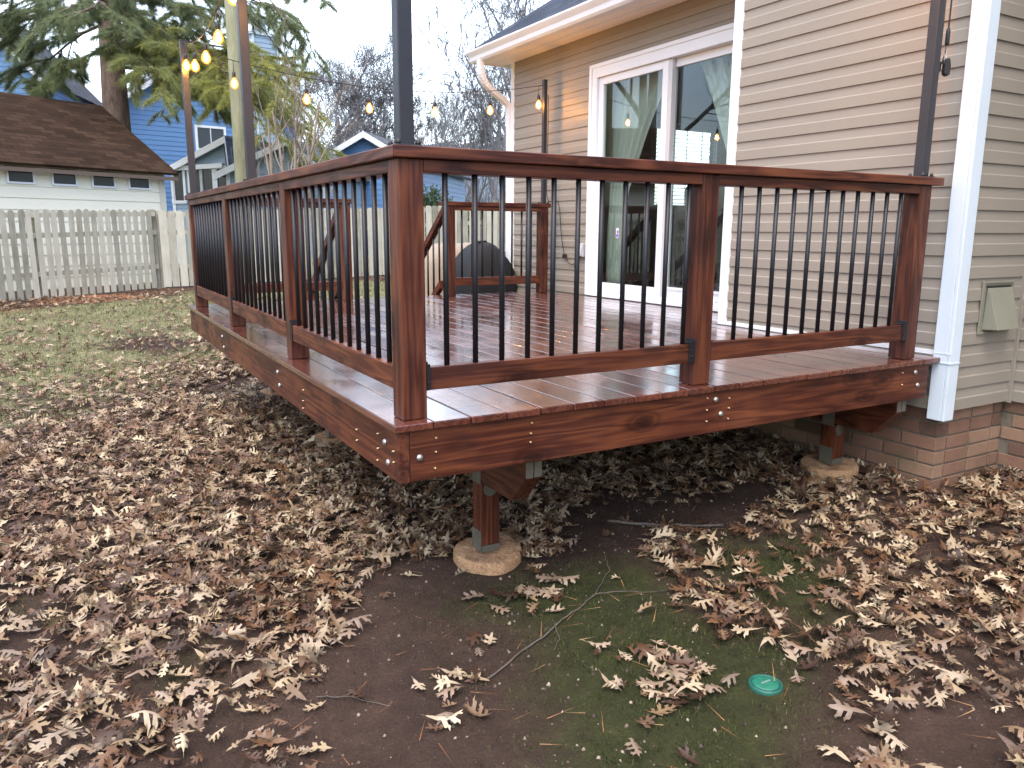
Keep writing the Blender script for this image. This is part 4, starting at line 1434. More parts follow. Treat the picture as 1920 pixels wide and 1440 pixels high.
# ------------------------------------------------------------------ YARD: fences
def fence(name, A, B, h, pw, gap, label, dog=True, posts_every=2.4, top_jit=.015):
    A, B = Vector((A[0], A[1], 0)), Vector((B[0], B[1], 0))
    L = (B - A).length; d = (B - A) / L; nrm = Vector((d.y, -d.x, 0))     # faces the yard
    t = thing(name, label, 'fence', (A.x, A.y, gzf(A.x, A.y)))
    P_ = MB()
    s = 0.0
    while s < L - pw:
        P_.new()
        q = A + d * s
        z0 = gzf(q.x, q.y) + .03; z1 = z0 + h + random.uniform(-top_jit, top_jit)
        w = pw * random.uniform(.96, 1.03); lean = random.uniform(-.022, .022)
        c = w * .26
        pr = [(0, z0), (w, z0), (w + lean, z1 - c), (w - c * .75 + lean, z1 - c * .18), (w * .5 + lean, z1), (c * .75 + lean, z1 - c * .18), (lean, z1 - c)]
        P_.prism([q + d * a + Vector((0, 0, b)) for a, b in pr], nrm * .018)
        s += (pw + gap) * random.uniform(.97, 1.03)
    P_.build('pickets', FENCE, t)
    for k, hz in enumerate((.26, .70, .93) if h > 1.2 else (.3, .85)):
        r_ = MB().new()
        n = max(1, int(L / 2.4))
        for i in range(n):
            a, b = A + d * (L * i / n), A + d * (L * (i + 1) / n)
            a.z = gzf(a.x, a.y) + h * hz; b.z = gzf(b.x, b.y) + h * hz
            off = -nrm * .04
            r_.add([a + off, b + off, b + off + Vector((0, 0, .085)), a + off + Vector((0, 0, .085)), a - nrm * .002, b - nrm * .002, b - nrm * .002 + Vector((0, 0, .085)), a - nrm * .002 + Vector((0, 0, .085))],
                   [(0, 1, 2, 3), (4, 5, 6, 7), (0, 1, 5, 4), (3, 2, 6, 7), (0, 3, 7, 4), (1, 2, 6, 5)])
        r_.build('fence_rail', FENCE, t)
    n = max(1, round(L / posts_every))
    for i in range(n + 1):
        q = A + d * (L * i / n) - nrm * .095
        z0 = gzf(q.x, q.y)
        MB().new().box((q.x - .045, q.y - .045, z0 - .1), (q.x + .045, q.y + .045, z0 + h + .02)).build('fence_post', FENCE, t)
    return t


fence('picket_fence', (-9.0, 9.66), (.80, 14.47), 1.50, .092, .044, 'weathered picket fence with rounded tops in front of the cream shed')
fence('board_fence', (.86, 14.50), (13.5, 14.45), 1.48, .138, .018, 'grey board fence running behind the deck beyond the back stairs')

# ------------------------------------------------------------------ SHED behind the left fence
shed = thing('shed', 'cream garden shed with brown shingle roof and four tiny windows', 'shed', (1.2, 16.6, -.5))
C0 = Vector((1.238, 16.661, 0)); _dw = Vector((-1.663 - 1.238, 15.156 - 16.661, 0)).normalized()   # along the front wall towards the left
_nb = Vector((_dw.y, -_dw.x, 0))                                                                     # to the back
if _nb.y < 0: _nb = -_nb
EZ = 1.80
zl = -.75


def sp(a, b, z): return C0 + _dw * a + _nb * b + Vector((0, 0, z))


SLEN, SDEP = 7.5, 5.0
sw = MB()
e = .215
z = zl
while z < EZ - .01:
    z1 = min(z + e, EZ)
    for (pa, pb) in ((sp(0, 0, 0), sp(SLEN, 0, 0)), (sp(0, SDEP, 0), sp(0, 0, 0))):
        d_ = (pb - pa).normalized(); out = -_nb if abs(d_.dot(_dw)) > .9 else -_dw
        V4 = [pa + out * .016 + Vector((0, 0, z)), pb + out * .016 + Vector((0, 0, z)), pb + out * .003 + Vector((0, 0, z1)), pa + out * .003 + Vector((0, 0, z1)), pa + Vector((0, 0, z)), pb + Vector((0, 0, z))]
        sw.add(V4, [(0, 1, 2, 3), (4, 5, 1, 0)])
    z += e
sw.add([sp(.0, .0, EZ), sp(0, SDEP, EZ), sp(0, SDEP / 2, 3.33)], [(0, 1, 2)])
sw.add([sp(SLEN, .0, EZ), sp(SLEN, SDEP, EZ), sp(SLEN, SDEP / 2, 3.33)], [(0, 1, 2)])
sw.add([sp(SLEN, 0, zl), sp(SLEN, SDEP, zl), sp(SLEN, SDEP, EZ), sp(SLEN, 0, EZ)], [(0, 1, 2, 3)])
sw.build('shed_wall', CREAM, shed)
SHT = plain('shed_trim', (.55, .55, .46), .6, .06, 3)
for (a, b) in ((-.02, -.02),):
    tr = MB().add([sp(-.02, -.022, zl), sp(.12, -.022, zl), sp(.12, -.022, EZ), sp(-.02, -.022, EZ), sp(-.02, .12, zl), sp(-.02, .12, EZ)], [(0, 1, 2, 3), (0, 3, 5, 4)])
    tr.build('corner_trim', SHT, shed)
ov = .22
ridge_b = SDEP / 2
ez = EZ - .04
r0 = uvmesh('shed_roof', [[sp(-ov, -ov, ez), sp(SLEN + ov, -ov, ez), sp(SLEN + ov, ridge_b, 3.38), sp(-ov, ridge_b, 3.38)],
                          [sp(SLEN + ov, SDEP + ov, ez), sp(-ov, SDEP + ov, ez), sp(-ov, ridge_b, 3.38), sp(SLEN + ov, ridge_b, 3.38)]], ROOF_BROWN, shed)
so_ = r0.modifiers.new('thickness', 'SOLIDIFY'); so_.thickness = .05; so_.offset = -1
fb = MB()
V8 = [sp(-ov, -ov + .003, ez - .11), sp(SLEN + ov, -ov + .003, ez - .11), sp(SLEN + ov, -ov + .003, ez - .035), sp(-ov, -ov + .003, ez - .035)]
fb.prism(V8, _nb * .03)
fb.build('fascia', plain('shed_fascia', (.13, .095, .07), .7, .1, 4), shed)
for uu_ in (36, 118, 191, 258):
    # small windows: intersect the ray direction with the front wall plane
    d_ = at(uu_, 320, 1.0) - Vector(CAM); o_ = Vector(CAM)
    t_ = (C0 - o_).dot(_nb) / d_.dot(_nb)
    q = o_ + d_ * t_
    a = (q - C0).dot(_dw)
    z = 1.585
    wfm = MB()
    hw, hh = .215, .115
    for (x0, x1, z0, z1) in ((-hw - .035, hw + .035, hh, hh + .035), (-hw - .035, hw + .035, -hh - .035, -hh), (-hw - .035, -hw, -hh, hh), (hw, hw + .035, -hh, hh)):
        wfm.prism([sp(a + x0, -.020, z + z0), sp(a + x1, -.020, z + z0), sp(a + x1, -.020, z + z1), sp(a + x0, -.020, z + z1)], -_nb * .02)
    w = wfm.build('window', WHITE, shed)
    MB().quad(sp(a - hw, -.024, z - hh), sp(a + hw, -.024, z - hh), sp(a + hw, -.024, z + hh), sp(a - hw, -.024, z + hh)).build('pane', WINGLASS, w)


# ------------------------------------------------------------------ neighbouring houses
def wall_laps(mb, a, b, z0, z1, out, e=.18, top=None):
    """lap siding on a wall from a to b; top(s) gives wall height along it"""
    a, b = Vector((a[0], a[1], 0)), Vector((b[0], b[1], 0))
    n = 1 if top is None else 24
    for i in range(n):
        p, q = a.lerp(b, i / n), a.lerp(b, (i + 1) / n)
        zt = z1 if top is None else min(z1, top((i + .5) / n))
        z = z0
        while z < zt - .01:
            zz = min(z + e, zt)
            mb.add([p + out * .02 + Vector((0, 0, z)), q + out * .02 + Vector((0, 0, z)), q + out * .004 + Vector((0, 0, zz)), p + out * .004 + Vector((0, 0, zz)), p + Vector((0, 0, z)), q + Vector((0, 0, z))], [(0, 1, 2, 3), (4, 5, 1, 0)])
            z += e


def board(mb, a, b, w, t, nrm, up=Vector((0, 0, 1))):
    """a flat board from a to b, w tall, t thick along nrm"""
    a, b = Vector(a), Vector(b)
    mb.prism([a, b, b + up * w, a + up * w], nrm * t)


def win(parent, c, dirv, out, w, h, grid=(2, 2)):
    m = MB(); c = Vector(c); fw = .09
    def bx(x0, x1, z0, z1, t):
        p = [c + dirv * x0 + Vector((0, 0, z0)), c + dirv * x1 + Vector((0, 0, z0)), c + dirv * x1 + Vector((0, 0, z1)), c + dirv * x0 + Vector((0, 0, z1))]
        m.prism([q + out * .022 for q in p], out * t)
    bx(-w / 2 - fw, w / 2 + fw, h / 2, h / 2 + fw, .04); bx(-w / 2 - fw, w / 2 + fw, -h / 2 - fw, -h / 2, .05)
    bx(-w / 2 - fw, -w / 2, -h / 2, h / 2, .04); bx(w / 2, w / 2 + fw, -h / 2, h / 2, .04)
    for i in range(1, grid[0]): bx(-w / 2 + w * i / grid[0] - .015, -w / 2 + w * i / grid[0] + .015, -h / 2, h / 2, .02)
    for i in range(1, grid[1]): bx(-w / 2, w / 2, -h / 2 + h * i / grid[1] - .02, -h / 2 + h * i / grid[1] + .02, .025)
    o = m.build('window', WHITE, parent)
    q = [c + dirv * a + Vector((0, 0, b)) + out * .024 for a, b in ((-w / 2, -h / 2), (w / 2, -h / 2), (w / 2, h / 2), (-w / 2, h / 2))]
    MB().quad(*q).build('pane', WINGLASS, o)


def gable_house(name, label, a, b, zb, eave, peak, depth, wallm, roofm, ov=.35, peak_t=.5, eave_b=None, windows=(), chimney=None, group=None):
    """gable end from a to b (left to right seen from the yard), body going back by depth"""
    a, b = Vector((a[0], a[1], 0)), Vector((b[0], b[1], 0))
    eave_b = eave if eave_b is None else eave_b
    d = (b - a).normalized(); out = Vector((d.y, -d.x, 0))
    L = (b - a).length
    t = thing(name, label, 'house', (a + (b - a) / 2 + Vector((0, 0, zb))), group)
    m = MB()
    def top(s): return eave + (peak - eave) * s / peak_t if s < peak_t else eave_b + (peak - eave_b) * (1 - s) / (1 - peak_t)
    wall_laps(m, a, b, zb, 99, out, .17, top)
    back = -out * depth
    wall_laps(m, b, b + back, zb, eave_b, d, .17)
    wall_laps(m, a + back, a, zb, eave, -d, .17)
    wall_laps(m, b + back, a + back, zb, 99, -out, .34, lambda s: top(1 - s))
    m.build('wall', wallm, t)
    pk = a + d * L * peak_t + Vector((0, 0, peak)); ea = a + Vector((0, 0, eave)); eb = b + Vector((0, 0, eave_b))
    fo = out * ov
    sl = (pk - ea).normalized(); sr = (pk - eb).normalized()
    e1, e2 = ea - sl * ov, eb - sr * ov
    up = Vector((0, 0, .06))
    r_ = uvmesh('roof', [[e1 + back - fo + up, e1 + fo + up, pk + fo + up, pk + back - fo + up], [e2 + fo + up, e2 + back - fo + up, pk + back - fo + up, pk + fo + up]], roofm, t)
    so = r_.modifiers.new('thickness', 'SOLIDIFY'); so.thickness = .10
    rk = MB()
    board(rk, e1 + fo - Vector((0, 0, .16)), pk + fo - Vector((0, 0, .16)), .2, .04, out)
    board(rk, pk + fo - Vector((0, 0, .16)), e2 + fo - Vector((0, 0, .16)), .2, .04, out)
    rk.build('rake_board', WHITE, t)
    for p, s_2 in ((a, 1), (b, -1)):
        cb = MB()
        zt = eave if s_2 == 1 else eave_b
        cb.prism([p + out * .022 + Vector((0, 0, zb)), p + d * s_2 * .12 + out * .022 + Vector((0, 0, zb)), p + d * s_2 * .12 + out * .022 + Vector((0, 0, zt)), p + out * .022 + Vector((0, 0, zt))], out * .02)
        cb.prism([p - d * s_2 * .022 + out * .022 + Vector((0, 0, zb)), p - d * s_2 * .022 - out * .12 + Vector((0, 0, zb)), p - d * s_2 * .022 - out * .12 + Vector((0, 0, zt)), p - d * s_2 * .022 + out * .022 + Vector((0, 0, zt))], d * s_2 * .02)
        cb.build('corner_board', WHITE, t)
    for (s, z, w, h) in windows:
        win(t, a + d * L * s + Vector((0, 0, z)), d, out, w, h)
    return t, a, d, out


def flat(v): return (v.x, v.y)


# the big blue house: its gable end looks over the shed
pa, pb = at(196, 150, 27.5), at(556, 205, 32)
bh, a_, d_, o_ = gable_house('blue_house', 'tall blue clapboard house with a chimney standing behind the pine', flat(pa), flat(pb), -.6, 4.9, 7.3, 11, BLUE, ROOF_DARK, .4, .52,
                             windows=[(.50, 3.62, 1.0, 1.55), (.00, 3.9, .01, .01)][:1])
for uu_, vv_, w_, h_ in ((200, 195, .9, 1.6), (468, 345, 1.0, 1.3)):
    dd = at(uu_, vv_, 1.0) - Vector(CAM); tt = (a_ - Vector(CAM)).dot(o_) / dd.dot(o_)
    q = Vector(CAM) + dd * tt
    s = (q - a_).dot(d_)
    if .6 < s < 99: win(bh, a_ + d_ * s + Vector((0, 0, q.z)), d_, o_, w_, h_)
# chimney of the blue house
qc = at(492, 110, 31)
cm = MB(); dd_ = d_; w2 = .55
zt = at(492, 72, 31).z
def chp(x, y, z): return Vector((qc.x, qc.y, 0)) + d_ * x + o_ * y + Vector((0, 0, z))
wl = MB()
ca, cb_ = chp(-w2, .35, 0), chp(w2, .35, 0)
wall_laps(wl, ca, cb_, 3.0, zt, o_, .17); wall_laps(wl, cb_, chp(w2, -.55, 0), 3.0, zt, d_, .17); wall_laps(wl, chp(-w2, -.55, 0), ca, 3.0, zt, -d_, .17)
cho = wl.build('chimney', BLUEGREY, bh)
tr = MB()
for x in (-w2, w2 - .1): tr.prism([chp(x, .375, 3), chp(x + .1, .375, 3), chp(x + .1, .375, zt), chp(x, .375, zt)], o_ * .02)
tr.prism([chp(-w2 - .06, .42, zt), chp(w2 + .06, .42, zt), chp(w2 + .06, -.6, zt), chp(-w2 - .06, -.6, zt)], (0, 0, .10))
tr.build('chimney_trim', plain('pale_blue_trim', (.50, .60, .66), .5, .05, 3), cho)
MB().lathe([(.22, 0), (.22, .30), (.17, .32), (.17, .40), (.34, .42), (.34, .48), (.28, .55), (.30, .56), (.30, .62), (.2, .68), (.02, .70)], (qc.x, qc.y, zt + .10), 'z', 20).build('chimney_cap', plain('flue_metal', (.30, .36, .40), .4, .1, 5, metal=.6), cho, True)
# left wing of the blue house: lower gable roof slope falling to the right
pa, pb = at(-260, 143, 26), at(76, 146, 27)
gable_house('blue_house', 'blue clapboard wing with a white raked eave at the far left behind the shed', flat(pa), flat(pb), -.6, at(76, 143, 27).z, at(-100, -30, 26.5).z, 7, BLUE, ROOF_DARK, .25, .5)
# sunroom with its own gable
pa, pb = at(425, 320, 24), at(612, 312, 23.4)
sunr, a2, d2, o2 = gable_house('sunroom_house', 'low blue house with white gable trim behind the multi stemmed bare tree', flat(pa), flat(pb), -.6, at(425, 322, 24).z, at(550, 266, 23.7).z, 6, BLUEGREY, ROOF_GREY, .3, .66)
# porch roof and windows at its left
pa, pb = at(322, 335, 25), at(438, 335, 24.3)
po, a3, d3, o3 = gable_house('porch_house', 'white trimmed porch with screened windows beside the tall blue house', flat(pa), flat(pb), -.6, at(340, 318, 25).z, at(455, 262, 24.5).z, 5, BLUEGREY, ROOF_GREY, .2, .97)
for s in (.12, .40, .60, .84):
    L3 = (Vector((pb.x, pb.y, 0)) - Vector((pa.x, pa.y, 0))).length
    win(po, a3 + d3 * L3 * s + Vector((0, 0, at(400, 348, 25).z)), d3, o3, .38, .95, (1, 1))
gt = MB(); ga = a3 - d3 * .1 + Vector((0, 0, at(400, 322, 25).z)); gb = a3 + d3 * 2.05 + Vector((0, 0, at(400, 318, 25).z))
gt.prism([ga, gb, gb + Vector((0, 0, .14)), ga + Vector((0, 0, .14))], o3 * .15)
gt.build('gutter', WHITE, po)
# second gable to the right
pa, pb = at(600, 305, 26.5), at(772, 305, 26)
gable_house('gabled_house', 'blue grey house whose white gable peak shows above the left railing', flat(pa), flat(pb), -.6, at(612, 300, 26).z, at(691, 250, 26).z, 8, BLUE, ROOF_GREY, .3, .52)
# houses far off between the trunks
pa, pb = at(815, 290, 60), at(880, 290, 62)
gable_house('distant_house', 'far pale blue gabled house seen between bare trunks above the railing', flat(pa), flat(pb), -1, at(815, 288, 60).z, at(847, 264, 60).z, 9, BLUEGREY, ROOF_GREY, .4)
pa, pb = at(868, 300, 56), at(975, 300, 58)
gable_house('distant_house', 'far house with a dark sloping roof near the white downspout corner', flat(pa), flat(pb), -1, at(868, 283, 56).z, at(945, 252, 57).z, 9, BLUEGREY, ROOF_DARK, .4, .75)

# round treated pole in the yard
up_ = at(460, 430, 9.2)
MBp = MB().new(); zg_ = gzf(up_.x, up_.y)
MBp.tube([(up_.x + .0, up_.y, zg_ - .1), (up_.x, up_.y, 1.2), (up_.x, up_.y, 4.6)], [.086, .080, .074], 18)
tag(MBp.build('wooden_pole', UTIL, None, True), 'round greenish wooden pole standing behind the left railing', 'pole')


# ------------------------------------------------------------------ TREES
def bare_tree(name, label, base, height, trunk_r, mat, seed, spread=.55, levels=5, stems=1, dense=1.0, start=.35, group='bare winter trees behind the fence', minr=.006, cat='tree'):
    rr = random.Random(seed)
    trunk, twigs = MB(), MB()
    base = Vector(base)
    def grow(p, d, length, r, lev):
        mb = trunk if lev == 0 else twigs
        n = 5 if lev < 2 else 3
        pts, rad = [p], [r]
        q = p; dd = d.copy()
        for i in range(n):
            dd = (dd + Vector((rr.uniform(-1, 1), rr.uniform(-1, 1), rr.uniform(-.5, .9))) * (.10 + .07 * lev) + Vector((0, 0, .05))).normalized()
            q = q + dd * length / n
            pts.append(q); rad.append(max(minr * .55, r * (1 - .62 * (i + 1) / n)))
        mb.new(); mb.tube(pts, rad, 7 if lev == 0 else (5 if lev == 1 else 3), cap=False)
        if lev >= levels: return
        k = int(rr.choice([4, 5, 6]) * dense) if lev == 0 else int(rr.choice([3, 4, 5]) * dense)
        for i in range(k):
            t = start + (1 - start) * (i + rr.random()) / k if lev == 0 else .2 + .8 * (i + rr.random()) / k
            j = min(n - 1, int(t * n)); f = t * n - j
            o = pts[j].lerp(pts[j + 1], min(1, f)); rad_ = rad[j] + (rad[j + 1] - rad[j]) * min(1, f)
            axis = (pts[j + 1] - pts[j]).normalized()
            side = axis.orthogonal().normalized(); side.rotate(Matrix.Rotation(rr.uniform(0, 2 * PI), 3, axis))
            nd = (axis * (1 - spread * rr.uniform(.6, 1.1)) + side * spread * rr.uniform(.8, 1.3) + Vector((0, 0, .18))).normalized()
            grow(o, nd, length * rr.uniform(.42, .68) * (1 - .25 * t * (lev == 0)), max(minr, rad_ * .6), lev + 1)
        # leader continues
    for s in range(stems):
        a = s * 2 * PI / max(1, stems) + seed
        d = Vector((math.cos(a) * .28 * (stems > 1), math.sin(a) * .28 * (stems > 1), 1)).normalized()
        grow(base + Vector((math.cos(a), math.sin(a), 0)) * .10 * (stems > 1), d, height * rr.uniform(.85, 1.0), trunk_r, 0)
    t = thing(name, label, cat, base, group)
    trunk.build('trunk', mat, t, True)
    twigs.build('branches', mat, t, True)
    return t


GR = 'bare winter trees behind the fence'
bare_tree('bare_tree', 'small pale multi stemmed bare tree between the deck pole and the gabled house', (at(552, 330, 17.6).x, at(552, 330, 17.6).y, -.5), 4.0, .060, TWIGT, 3, .50, 3, 5, .95, .25)
bare_tree('bare_tree', 'broad round topped bare tree with dense grey twigs above the gable', (at(640, 300, 34).x, at(640, 300, 34).y, -.4), 6.3, .20, TWIGB, 12, .66, 5, 1, 1.5, .14, minr=.012)
bare_tree('bare_tree', 'second dense bare crown just left of the front corner pole', (at(712, 300, 37).x, at(712, 300, 37).y, -.4), 6.0, .18, TWIGB, 22, .66, 5, 1, 1.4, .14, minr=.012)
bare_tree('bare_tree', 'bare tree with fine grey twigs behind the pine at its right edge', (at(585, 300, 40).x, at(585, 300, 40).y, -.4), 5.6, .17, TWIGB, 5, .60, 5, 1, 1.1, .2, minr=.011)
specs = [(775, 44, 6.0, .14, 31, 'slim bare tree right behind the front corner pole'), (800, 40, 5.2, .13, 32, 'bare forked tree just right of the corner pole'),
         (832, 48, 7.4, .16, 33, 'tall straight grey trunk left of the bulb over the front railing'), (862, 42, 6.2, .14, 34, 'leaning bare tree above the small distant gable'),
         (890, 36, 5.8, .15, 35, 'branching bare tree behind the third bulb from the right'), (922, 32, 6.6, .15, 36, 'tall bare tree under the gutter end of the house'),
         (945, 40, 7.6, .15, 37, 'bare tree partly hidden by the far corner of the tan house'), (980, 30, 8.2, .18, 38, 'big bare tree whose top shows above the house gutter'),
         (740, 50, 6.4, .14, 39, 'slender bare tree between the round crown and the corner pole'), (1010, 38, 10.0, .18, 40, 'tallest bare tree rising behind the house roof')]
for u, dpt, h, r_, sd, lab in specs:
    q = at(u, 360, dpt)
    bare_tree('bare_tree', lab, (q.x, q.y, -.4), h, r_, TWIGB, sd, .50, 5, 1, 1.05, .28, minr=.013)
for (x, y, h, sd, lab) in ((-9.5, 19.5, 12.5, 51, 'bare oak left of the shed, mirrored in the sliding door'), (-13, 24, 13.5, 52, 'tall bare oak behind the left end of the shed'), (-8.0, 24.5, 13, 53, 'bare oak beyond the back corner of the shed'), (-13.5, 17.5, 12, 54, 'bare oak standing farthest left along the fence line')):
    bare_tree('bare_tree', lab, (x, y, -.6), h, .24, TWIGB, sd, .6, 5, 1, 1.1, .25, minr=.014)
# understory seen as one mass far behind
def thicket():
    mb = MB(); r2 = random.Random(5)
    for i in range(1500):
        u = r2.uniform(560, 1010); d = r2.uniform(48, 75)
        q = at(u, 360, d); h = r2.uniform(2.0, 6.5) * (1 if u > 740 else .8)
        p = [Vector((q.x, q.y, -.6))]
        dd = Vector((r2.uniform(-.25, .25), r2.uniform(-.25, .25), 1)).normalized()
        for k in range(4):
            dd = (dd + Vector((r2.uniform(-.3, .3), r2.uniform(-.3, .3), .1))).normalized()
            p.append(p[-1] + dd * h / 4)
        mb.new().tube(p, [.05, .04, .03, .022, .012], 3, cap=False)
        for k in range(5):
            j = r2.randint(1, 3); o = p[j]
            e = o + Vector((r2.uniform(-1, 1), r2.uniform(-1, 1), r2.uniform(.3, 1.4))) * h * .16
            mb.tube([o, o.lerp(e, .5) + Vector((0, 0, .1)), e], [.022, .017, .010], 3, cap=False)
    tag(mb.build('woodland', TWIGB), 'far off bare winter woodland behind the neighbouring houses', 'woodland', kind='stuff')


thicket()


def tufts(P_, D_, n_each, length, width, cone=1.0):
    """needle sprays: thin triangles radiating about direction D from points P"""
    n = len(P_)
    k = n_each
    d = D_[:, None, :] + rng.normal(0, .55 * cone, (n, k, 3))
    d /= np.linalg.norm(d, axis=-1, keepdims=True)
    o = P_[:, None, :] + D_[:, None, :] * rng.uniform(-.12, .10, (n, k, 1))
    tip = o + d * length * rng.uniform(.7, 1.2, (n, k, 1)) + np.array([0, 0, -.02])
    s = np.cross(d, rng.normal(0, 1, (n, k, 3))); s /= np.linalg.norm(s, axis=-1, keepdims=True)
    w = width * rng.uniform(.7, 1.3, (n, k, 1))
    V = np.stack([o - s * w, o + s * w, tip], 2).reshape(-1, 3)
    F = np.arange(len(V)).reshape(-1, 3)
    return V, F


def pine():
    q = at(217, 210, 20.3)
    base = Vector((q.x, q.y, gzf(q.x, q.y) + .0))
    r2 = random.Random(9)
    t = thing('pine_tree', 'tall pine with drooping needle boughs rising behind the brown roofed shed', 'tree', base)
    tr = MB().new()
    top = Vector((at(205, -420, 20.3)))
    pts = [base + Vector((0, 0, -.1)), base + Vector((0, 0, 1.5)), Vector((at(217, 200, 20.3))), Vector((at(208, 80, 20.3))), Vector((at(200, -60, 20.3))), top]
    tr.tube(pts, [.42, .35, .315, .28, .24, .12], 20)
    tr.build('trunk', BARK, t, True)
    limbs = MB()
    TP, TD, TC = [], [], []
    def shoot(p, d, length, r, lev, hue):
        n = 6
        q = Vector(p); pts = [q.copy()]; rad = [r]; dd = Vector(d).normalized()
        for i in range(n):
            dd = (dd + Vector((r2.uniform(-1, 1), r2.uniform(-1, 1), r2.uniform(-1, .6))) * .12 - Vector((0, 0, .06 if lev == 0 else .03))).normalized()
            q = q + dd * length / n; pts.append(q.copy()); rad.append(r * (1 - .8 * (i + 1) / n))
        limbs.new().tube(pts, rad, 5 if lev == 0 else 3, cap=False)
        if lev < 2:
            k = 9 if lev == 0 else 6
            for i in range(k):
                s = (.22 if lev == 0 else .1) + (.78 if lev == 0 else .9) * (i + r2.random()) / k
                j = min(n - 1, int(s * n)); o = pts[j].lerp(pts[j + 1], s * n - j)
                ax = (pts[j + 1] - pts[j]).normalized()
                sd = ax.cross(Vector((0, 0, 1))).normalized() * r2.choice((-1, 1))
                nd = (ax * .75 + sd * r2.uniform(.4, 1.0) + Vector((0, 0, r2.uniform(-.45, .3)))).normalized()
                shoot(o, nd, length * r2.uniform(.28, .46), r * .42, lev + 1, hue)
        if lev >= 1:
            k = 5 if lev == 1 else 7
            for i in range(k):
                s = .3 + .7 * (i + r2.random()) / k
                j = min(n - 1, int(s * n)); o = pts[j].lerp(pts[j + 1], min(1, s * n - j))
                ax = (pts[j + 1] - pts[j]).normalized()
                TP.append(tuple(o)); TD.append(tuple(ax)); TC.append(min(.999, max(0, hue + r2.uniform(-.18, .18))))
    # boughs: height on the trunk (as v in the survey), direction in plan, length
    for i in range(9):
        v = -330 + 430 * ((i + r2.random()) / 9)
        p = at(205, v, 20.3)
        a = r2.uniform(0, 2 * PI)
        d = Vector((math.cos(a), math.sin(a), r2.uniform(-.12, .22)))
        L = r2.uniform(2.6, 4.4)
        shoot(p, d, L, .055, 0, r2.uniform(.22, .5))
    rt = Vector(RIGHT)
    fw = Vector((FWD[0], FWD[1], 0)).normalized()
    # the boughs that show: left and right of the trunk at and under the frame's upper edge, drooping towards the yard
    for (v, side, fwd_, rise, L, hue) in [(20, -1, -.3, .05, 3.6, .35), (-10, -1, -.6, .05, 4.2, .4), (40, -1, .4, .0, 3.2, .3), (95, -1, -.4, -.08, 1.8, .45), (10, .3, -1, .0, 3.0, .4),
                                          (30, 1, -.5, .0, 2.9, .40), (70, 1, -.2, -.04, 2.6, .62), (100, 1, -.4, -.04, 4.2, .72), (0, 1, -.3, .03, 3.2, .40), (120, 1, -.1, .05, 3.4, .85), (55, 1, .3, -.02, 2.6, .75), (110, .8, -.8, -.06, 3.6, .7), (-30, 1, -.1, .04, 5.0, .4),
                                          (90, 1, .1, -.12, 4.2, .88), (125, 1, .25, -.05, 4.9, .9), (-60, 1, .1, .05, 4.6, .4), (85, 1, -.6, -.06, 3.2, .6), (95, 1, -.35, .03, 4.6, .85), (105, 1, -.1, .07, 4.2, .9), (85, 1, -.6, .04, 3.8, .8), (120, 1, -.3, .09, 4.2, .85)]:
        p = at(212, v, 20.3)
        d = rt * side + fw * fwd_ + Vector((0, 0, rise + (.11 if side > .7 and v > 80 else 0)))
        shoot(p, d, L, .05, 0, hue)
    limbs.build('branches', BARK, t, True)
    TPn, TDn, TCn = np.array(TP), np.array(TD), np.array(TC)
    V, F = tufts(TPn, TDn, 42, .19, .0052)
    me = fast_mesh('crown', V, F, np.repeat(TCn, 42 * 3))
    link('crown', me, NEEDLE, t)
    return len(TP)


N_T = pine()


def leafy(name, label, base, rx, rz, n, mat, cat='shrub', size=.05):
    base = Vector(base)
    t = thing(name, label, cat, base)
    st = MB().new()
    for i in range(5):
        a = i * 1.3
        st.tube([base, base + Vector((math.cos(a) * rx * .3, math.sin(a) * rx * .3, rz * .8)), base + Vector((math.cos(a) * rx * .55, math.sin(a) * rx * .55, rz * 1.4))], [.04, .03, .01], 5)
    st.build('stems', TWIGB, t)
    u = rng.normal(0, 1, (n, 3)); u /= np.linalg.norm(u, axis=1, keepdims=True)
    r_ = rng.random(n) ** .45 * (0.8 + .35 * vnoise(u[:, 0] * 2 + base.x, u[:, 1] * 2 + u[:, 2] * 3, .5, 77))
    c = np.array([base.x, base.y, base.z + rz]) + u * r_[:, None] * np.array([rx, rx, rz])
    V, F = tufts(c, u, 5, size * 1.6, size * .5)
    link('foliage', fast_mesh('foliage', V, F, np.repeat(np.clip(.35 + .3 * u[:, 2] + rng.uniform(-.2, .3, n), 0, .999), 15)), mat, t)


q = at(806, 385, 23); leafy('evergreen_shrub', 'rounded dark evergreen shrub behind the board fence right of the corner post', (q.x, q.y, .0), .75, .95, 1900, EVERG)
q = at(845, 378, 34); leafy('evergreen_shrub', 'low yellowish hedge on the slope beyond the board fence', (q.x, q.y, .1), 2.0, .8, 1500, NEEDLE)
q = at(955, 385, 28); leafy('evergreen_shrub', 'green shrub beyond the fence at the far corner of the tan house', (q.x, q.y, .1), 1.2, .8, 1500, NEEDLE)

# ------------------------------------------------------------------ GRILL and covered furniture beyond the back rail
COVER = plain('black_grill_cover', (.004, .0055, .008), .75, .3, 8, bump=.3)
TANC = plain('tan_cover_fabric', (.27, .22, .165), .75, .12, 5, bump=.2)


